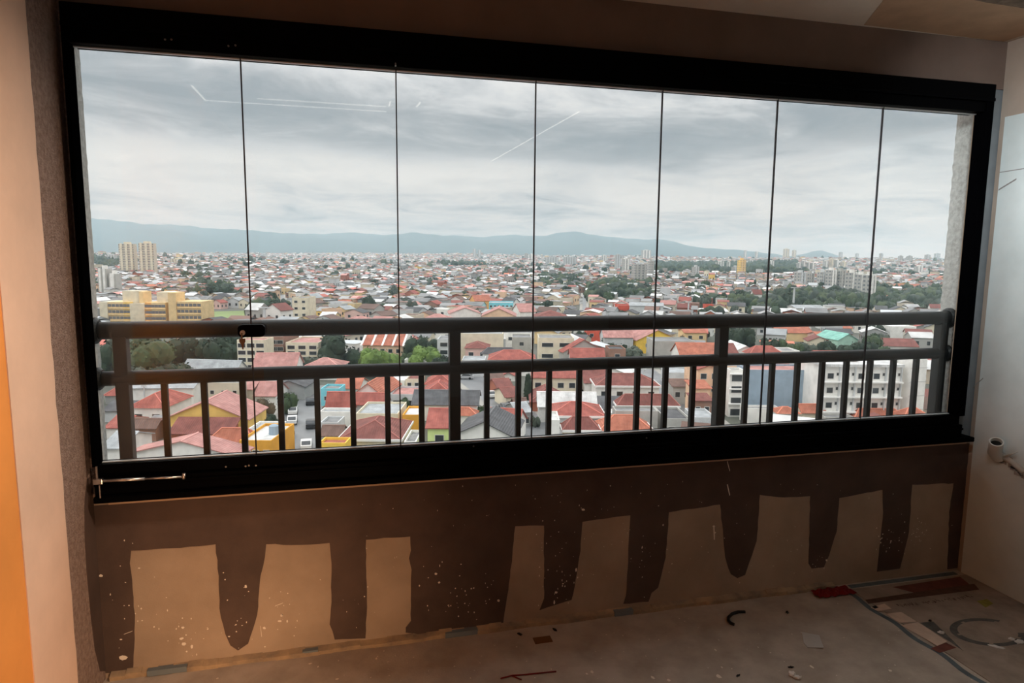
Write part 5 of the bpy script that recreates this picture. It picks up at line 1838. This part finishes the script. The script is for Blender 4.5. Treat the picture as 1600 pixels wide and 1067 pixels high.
def house_meshes(i):
    k = (int(wi[i]), int(ri[i]), int(roofk[i]))
    if k not in HMESH:
        w, r = body(1.0, 1.0, 1.0, ('gable_x', 'gable_y', 'flat2')[k[2]] if k[2] < 2 else 'gable_x', 1e-3)
        w, r = MB(), MB()
        if k[2] == 0:
            w.prism([(-.5, 0), (.5, 0), (.5, .72), (0, .98), (-.5, .72)], 'x', -.5, .5)
            slab(r, (-.54, -.55, .72), (.54, -.55, .72), (.54, 0, 1.0), (-.54, 0, 1.0), .02)
            slab(r, (.54, .55, .72), (-.54, .55, .72), (-.54, 0, 1.0), (.54, 0, 1.0), .02)
        elif k[2] == 1:
            w.prism([(-.5, 0), (.5, 0), (.5, .72), (0, .98), (-.5, .72)], 'y', -.5, .5)
            slab(r, (-.55, .54, .72), (-.55, -.54, .72), (0, -.54, 1.0), (0, .54, 1.0), .02)
            slab(r, (.55, -.54, .72), (.55, .54, .72), (0, .54, 1.0), (0, -.54, 1.0), .02)
        else:
            w.box(-.5, .5, -.5, .5, 0, .94)
            w.box(-.5, .5, -.5, -.47, .94, 1).box(-.5, .5, .47, .5, .94, 1).box(-.5, -.47, -.47, .47, .94, 1).box(.47, .5, -.47, .47, .94, 1)
            r.box(-.47, .47, -.47, .47, .94, .95)
        wn = ('white', 'cream', 'beige', 'peach', 'pale_grey', 'grey', 'concrete', 'brick', 'sand', 'pink', 'brown', 'yellow')[k[0]]
        rn = ('red', 'redbrown', 'orange', 'grey', 'brown', 'dark', 'white', 'metal', 'pink')[k[1]]
        g = MB()
        for s in (-1, 1):
            for q in (-.26, .24):
                g.box(q - .07, q + .07, s * .5 - .012, s * .5 + .012, .3, .52)
                g.box(s * .5 - .012, s * .5 + .012, q - .07, q + .07, .3, .52)
        HMESH[k] = (w.mesh('walls', [wmat(wn)]), r.mesh('roof', [rmat(rn)]), g.mesh('windows', [M_WPANE]))
    return HMESH[k]


for (wn, rn, rt, band, pane), lst in groups.items():
    lst.sort()
    for j, (gx, i) in enumerate(lst):
        lab = f'{wn} house with {rn} {rt} roof {band} in the {pane}'
        if len(lst) > 1:
            lab = f'{ORD[min(j, 55)]} {wn} house with {rn} {rt} roof {band}, {pane}'
        o = empty('house', (HOUSE[i, 0], HOUSE[i, 1], hz[i]), float(ang[i]), label=lab, category='house', group='small houses of the hillside city')
        o.scale = (1, 1, 1)
        w, r, g = house_meshes(i)
        for nm, me in (('walls', w), ('roof', r), ('windows', g)):
            c = bpy.data.objects.new(nm, me)
            COL.objects.link(c)
            c.parent = o
            c.scale = (float(Wd[i]), float(Dp[i]), float(Ht[i] + Rs[i]))
            if nm == 'windows':
                c['kind'] = 'stuff'
TK = ['dark', 'dark', 'mid', 'grey']
tgroups = {}
for i in ind_t:
    pane, band, gx = where(TREES[i, 0], TREES[i, 1], tz[i] + th_[i] * .7)
    k = TK[int(hash01(TREES[i, 0], TREES[i, 1]) * 3.999)]
    tgroups.setdefault((k, band, pane), []).append((gx, i))
TN = dict(dark='dark green', mid='olive green', grey='grey-green')
for (k, band, pane), lst in tgroups.items():
    lst.sort()
    for j, (gx, i) in enumerate(lst):
        lab = f'{TN[k]} tree {band}, {ORD[min(j, 55)]} of its colour across the {pane}'
        if len(lst) == 1:
            lab = f'only {TN[k]} tree among the roofs {band} in the {pane}'
        put_tree(lab, (TREES[i, 0], TREES[i, 1], tz[i]), float(tw_[i]), float(th_[i]), k, int(i), 'round', 'tree', 'trees among the roofs')

# --- everything smaller and farther: one mesh of houses, one of trees
rest = np.setdiff1d(np.arange(nH), np.array(ind_h, int))
def local(ix, X, Y, Z):
    c, s = np.cos(ang[ix]), np.sin(ang[ix])
    return np.stack([HOUSE[ix, 0] + X * c - Y * s, HOUSE[ix, 1] + X * s + Y * c, hz[ix] + Z], -1)
w2, d2, h_, r_2 = Wd[rest] / 2, Dp[rest] / 2, Ht[rest], Rs[rest]
h_ = h_ + .6
o_ = .25
vv = [local(rest, -w2, -d2, 0 * h_), local(rest, w2, -d2, 0 * h_), local(rest, w2, d2, 0 * h_), local(rest, -w2, d2, 0 * h_),
      local(rest, -w2, -d2, h_), local(rest, w2, -d2, h_), local(rest, w2, d2, h_), local(rest, -w2, d2, h_),
      local(rest, -w2, 0 * h_, h_ + r_2), local(rest, w2, 0 * h_, h_ + r_2),
      local(rest, -w2 - o_, -d2 - o_, h_ - .1), local(rest, w2 + o_, -d2 - o_, h_ - .1), local(rest, w2 + o_, d2 + o_, h_ - .1), local(rest, -w2 - o_, d2 + o_, h_ - .1),
      local(rest, -w2 - o_, 0 * h_, h_ + r_2 + .05), local(rest, w2 + o_, 0 * h_, h_ + r_2 + .05)]
# dark openings on the four sides
za, zb_ = h_ * .42, h_ * .66
for s in (-1, 1):
    for q in (-.5, .45):
        for (A_, B_) in (((q - .16), (q + .16)),):
            vv += [local(rest, w2 * A_, s * (d2 + .04), za), local(rest, w2 * B_, s * (d2 + .04), za), local(rest, w2 * B_, s * (d2 + .04), zb_), local(rest, w2 * A_, s * (d2 + .04), zb_)]
            vv += [local(rest, s * (w2 + .04), d2 * A_, za), local(rest, s * (w2 + .04), d2 * B_, za), local(rest, s * (w2 + .04), d2 * B_, zb_), local(rest, s * (w2 + .04), d2 * A_, zb_)]
nv = len(vv)
VV = np.stack(vv, 1).reshape(-1, 3)
quads = [(0, 1, 5, 4), (1, 2, 6, 5), (2, 3, 7, 6), (3, 0, 4, 7), (10, 11, 15, 14), (12, 13, 14, 15)]
tris = [(4, 7, 8), (6, 5, 9)]
wquads = [tuple(16 + 4 * k + j for j in range(4)) for k in range(8)]
nR = len(rest)
off = (np.arange(nR) * nv)[:, None, None]
Q = (np.array(quads)[None] + off).reshape(-1, 4)
Tt = (np.array(tris)[None] + off).reshape(-1, 3)
jit = RNG.uniform(.8, 1.15, (nR, 1))
cw = np.clip(PAL_W[wi[rest]] * jit, 0, .85)
cr = np.clip(PAL_R[ri[rest]] * RNG.uniform(.75, 1.2, (nR, 1)), 0, .85)
cd = np.tile(np.array(lin(70, 72, 74)), (nR, 1))
fq = np.stack([cw, cw, cw, cw, cr, cr], 1).reshape(-1, 3)
nearw = np.hypot(HOUSE[rest, 0], HOUSE[rest, 1]) < 1500
Qw = (np.array(wquads)[None] + off[nearw]).reshape(-1, 4)
Q = np.concatenate([Q, Qw])
fq = np.concatenate([fq, np.tile(np.array(lin(70, 72, 74)), (len(Qw), 1))])
ft = np.stack([cw, cw], 1).reshape(-1, 3)


def raw_mesh(name, V_, Q_, T_, CQ, CT, m):
    me = bpy.data.meshes.new(name)
    nq, nt_ = len(Q_), len(T_)
    me.vertices.add(len(V_))
    me.vertices.foreach_set('co', np.asarray(V_, np.float32).ravel())
    me.loops.add(nq * 4 + nt_ * 3)
    me.loops.foreach_set('vertex_index', np.concatenate([Q_.ravel(), T_.ravel()]).astype(np.int32))
    me.polygons.add(nq + nt_)
    ls = np.concatenate([np.arange(nq) * 4, nq * 4 + np.arange(nt_) * 3])
    me.polygons.foreach_set('loop_start', ls.astype(np.int32))
    at = me.attributes.new('paint', 'FLOAT_COLOR', 'FACE')
    cc = np.concatenate([CQ, CT])
    at.data.foreach_set('color', np.concatenate([cc, np.ones((len(cc), 1))], 1).astype(np.float32).ravel())
    me.update(calc_edges=True)
    me.validate()
    me.materials.append(m)
    o = bpy.data.objects.new(name, me)
    COL.objects.link(o)
    return o


M_CITY = attr_mat('far_house_paint')
fc = raw_mesh('far_houses', VV, Q, Tt, fq, ft, M_CITY)
fc['kind'] = 'stuff'
fc['label'] = 'thousands of small grey and terracotta roofs spreading to the hills'
# far trees
bm = bmesh.new()
bmesh.ops.create_icosphere(bm, subdivisions=2, radius=1)
bm.verts.ensure_lookup_table()
bv = np.array([v.co[:] for v in bm.verts])
bf = np.array([[v.index for v in f.verts] for f in bm.faces])
bm.free()
restt = np.setdiff1d(np.arange(len(TREES)), np.array(ind_t, int))
# woods are dense: several crowns to a plot
rep = np.where(wood[istree][restt] > .45, 4, 1) if len(restt) else np.array([], int)
ix = np.repeat(restt, rep)
jx, jy = RNG.uniform(-8, 8, len(ix)), RNG.uniform(-8, 8, len(ix))
first = np.concatenate([[True], ix[1:] != ix[:-1]])
jx[first] = 0
jy[first] = 0
X_, Y_ = TREES[ix, 0] + jx, TREES[ix, 1] + jy
Z_ = terrain(X_, Y_)
wv_ = tw_[ix] * RNG.uniform(.7, 1.15, len(ix))
hv_ = th_[ix] * RNG.uniform(.8, 1.3, len(ix))
lump = 1 + .28 * np.sin(bv[None, :, 0] * 5 + ix[:, None]) * np.sin(bv[None, :, 1] * 5 + ix[:, None] * 1.7) + .16 * np.sin(bv[None, :, 2] * 9 + bv[None, :, 0] * 6 + ix[:, None])
TV = np.stack([X_[:, None] + bv[None, :, 0] * lump * wv_[:, None] / 2, Y_[:, None] + bv[None, :, 1] * lump * wv_[:, None] / 2, Z_[:, None] + hv_[:, None] * (.5 + .55 * bv[None, :, 2] * lump)], -1).reshape(-1, 3)
TF = (bf[None] + (np.arange(len(ix)) * len(bv))[:, None, None]).reshape(-1, 3)
tcol = np.array([lin(66, 78, 62), lin(56, 68, 54), lin(80, 90, 66), lin(72, 80, 72)])[RNG.integers(0, 4, len(ix))]
TC = np.repeat(tcol, len(bf), 0)
M_FT = attr_mat('far_foliage', .9)
ftree = raw_mesh('far_trees', TV, np.zeros((0, 4), int), TF, np.zeros((0, 3)), TC, M_FT)
ftree['kind'] = 'stuff'
ftree['label'] = 'dark woods and scattered tree crowns among the far roofs'
# grass field by the first joint
A_, B_, C_, D_ = ground(322, 500), ground(398, 501), ground(396, 486), ground(326, 488)
fld = MB().add([(p[0], p[1], p[2] + .4) for p in (A_, B_, C_, D_)], [(0, 1, 2, 3)]).build('grass_field', mat('sports_grass', (132, 148, 98), .95, var=.15, scale=.05))
fld['kind'] = 'structure'

# ================================================================== HAZE
hm = bpy.data.materials.new('thin_haze')
hm.use_nodes = True
t = hm.node_tree
t.nodes.clear()
vsn = t.nodes.new('ShaderNodeVolumeScatter')
vsn.inputs['Color'].default_value = (0.47, 0.66, 0.76, 1)
vsn.inputs['Density'].default_value = 1.7e-4
vsn.inputs['Anisotropy'].default_value = 0.0
vo = t.nodes.new('ShaderNodeOutputMaterial')
t.links.new(vsn.outputs[0], vo.inputs['Volume'])
hz_ = MB().box(-9000, 14000, 6, 14000, -100, 420).build('haze', hm, kind='stuff', label='thin blue-grey haze lying over the city and hills')
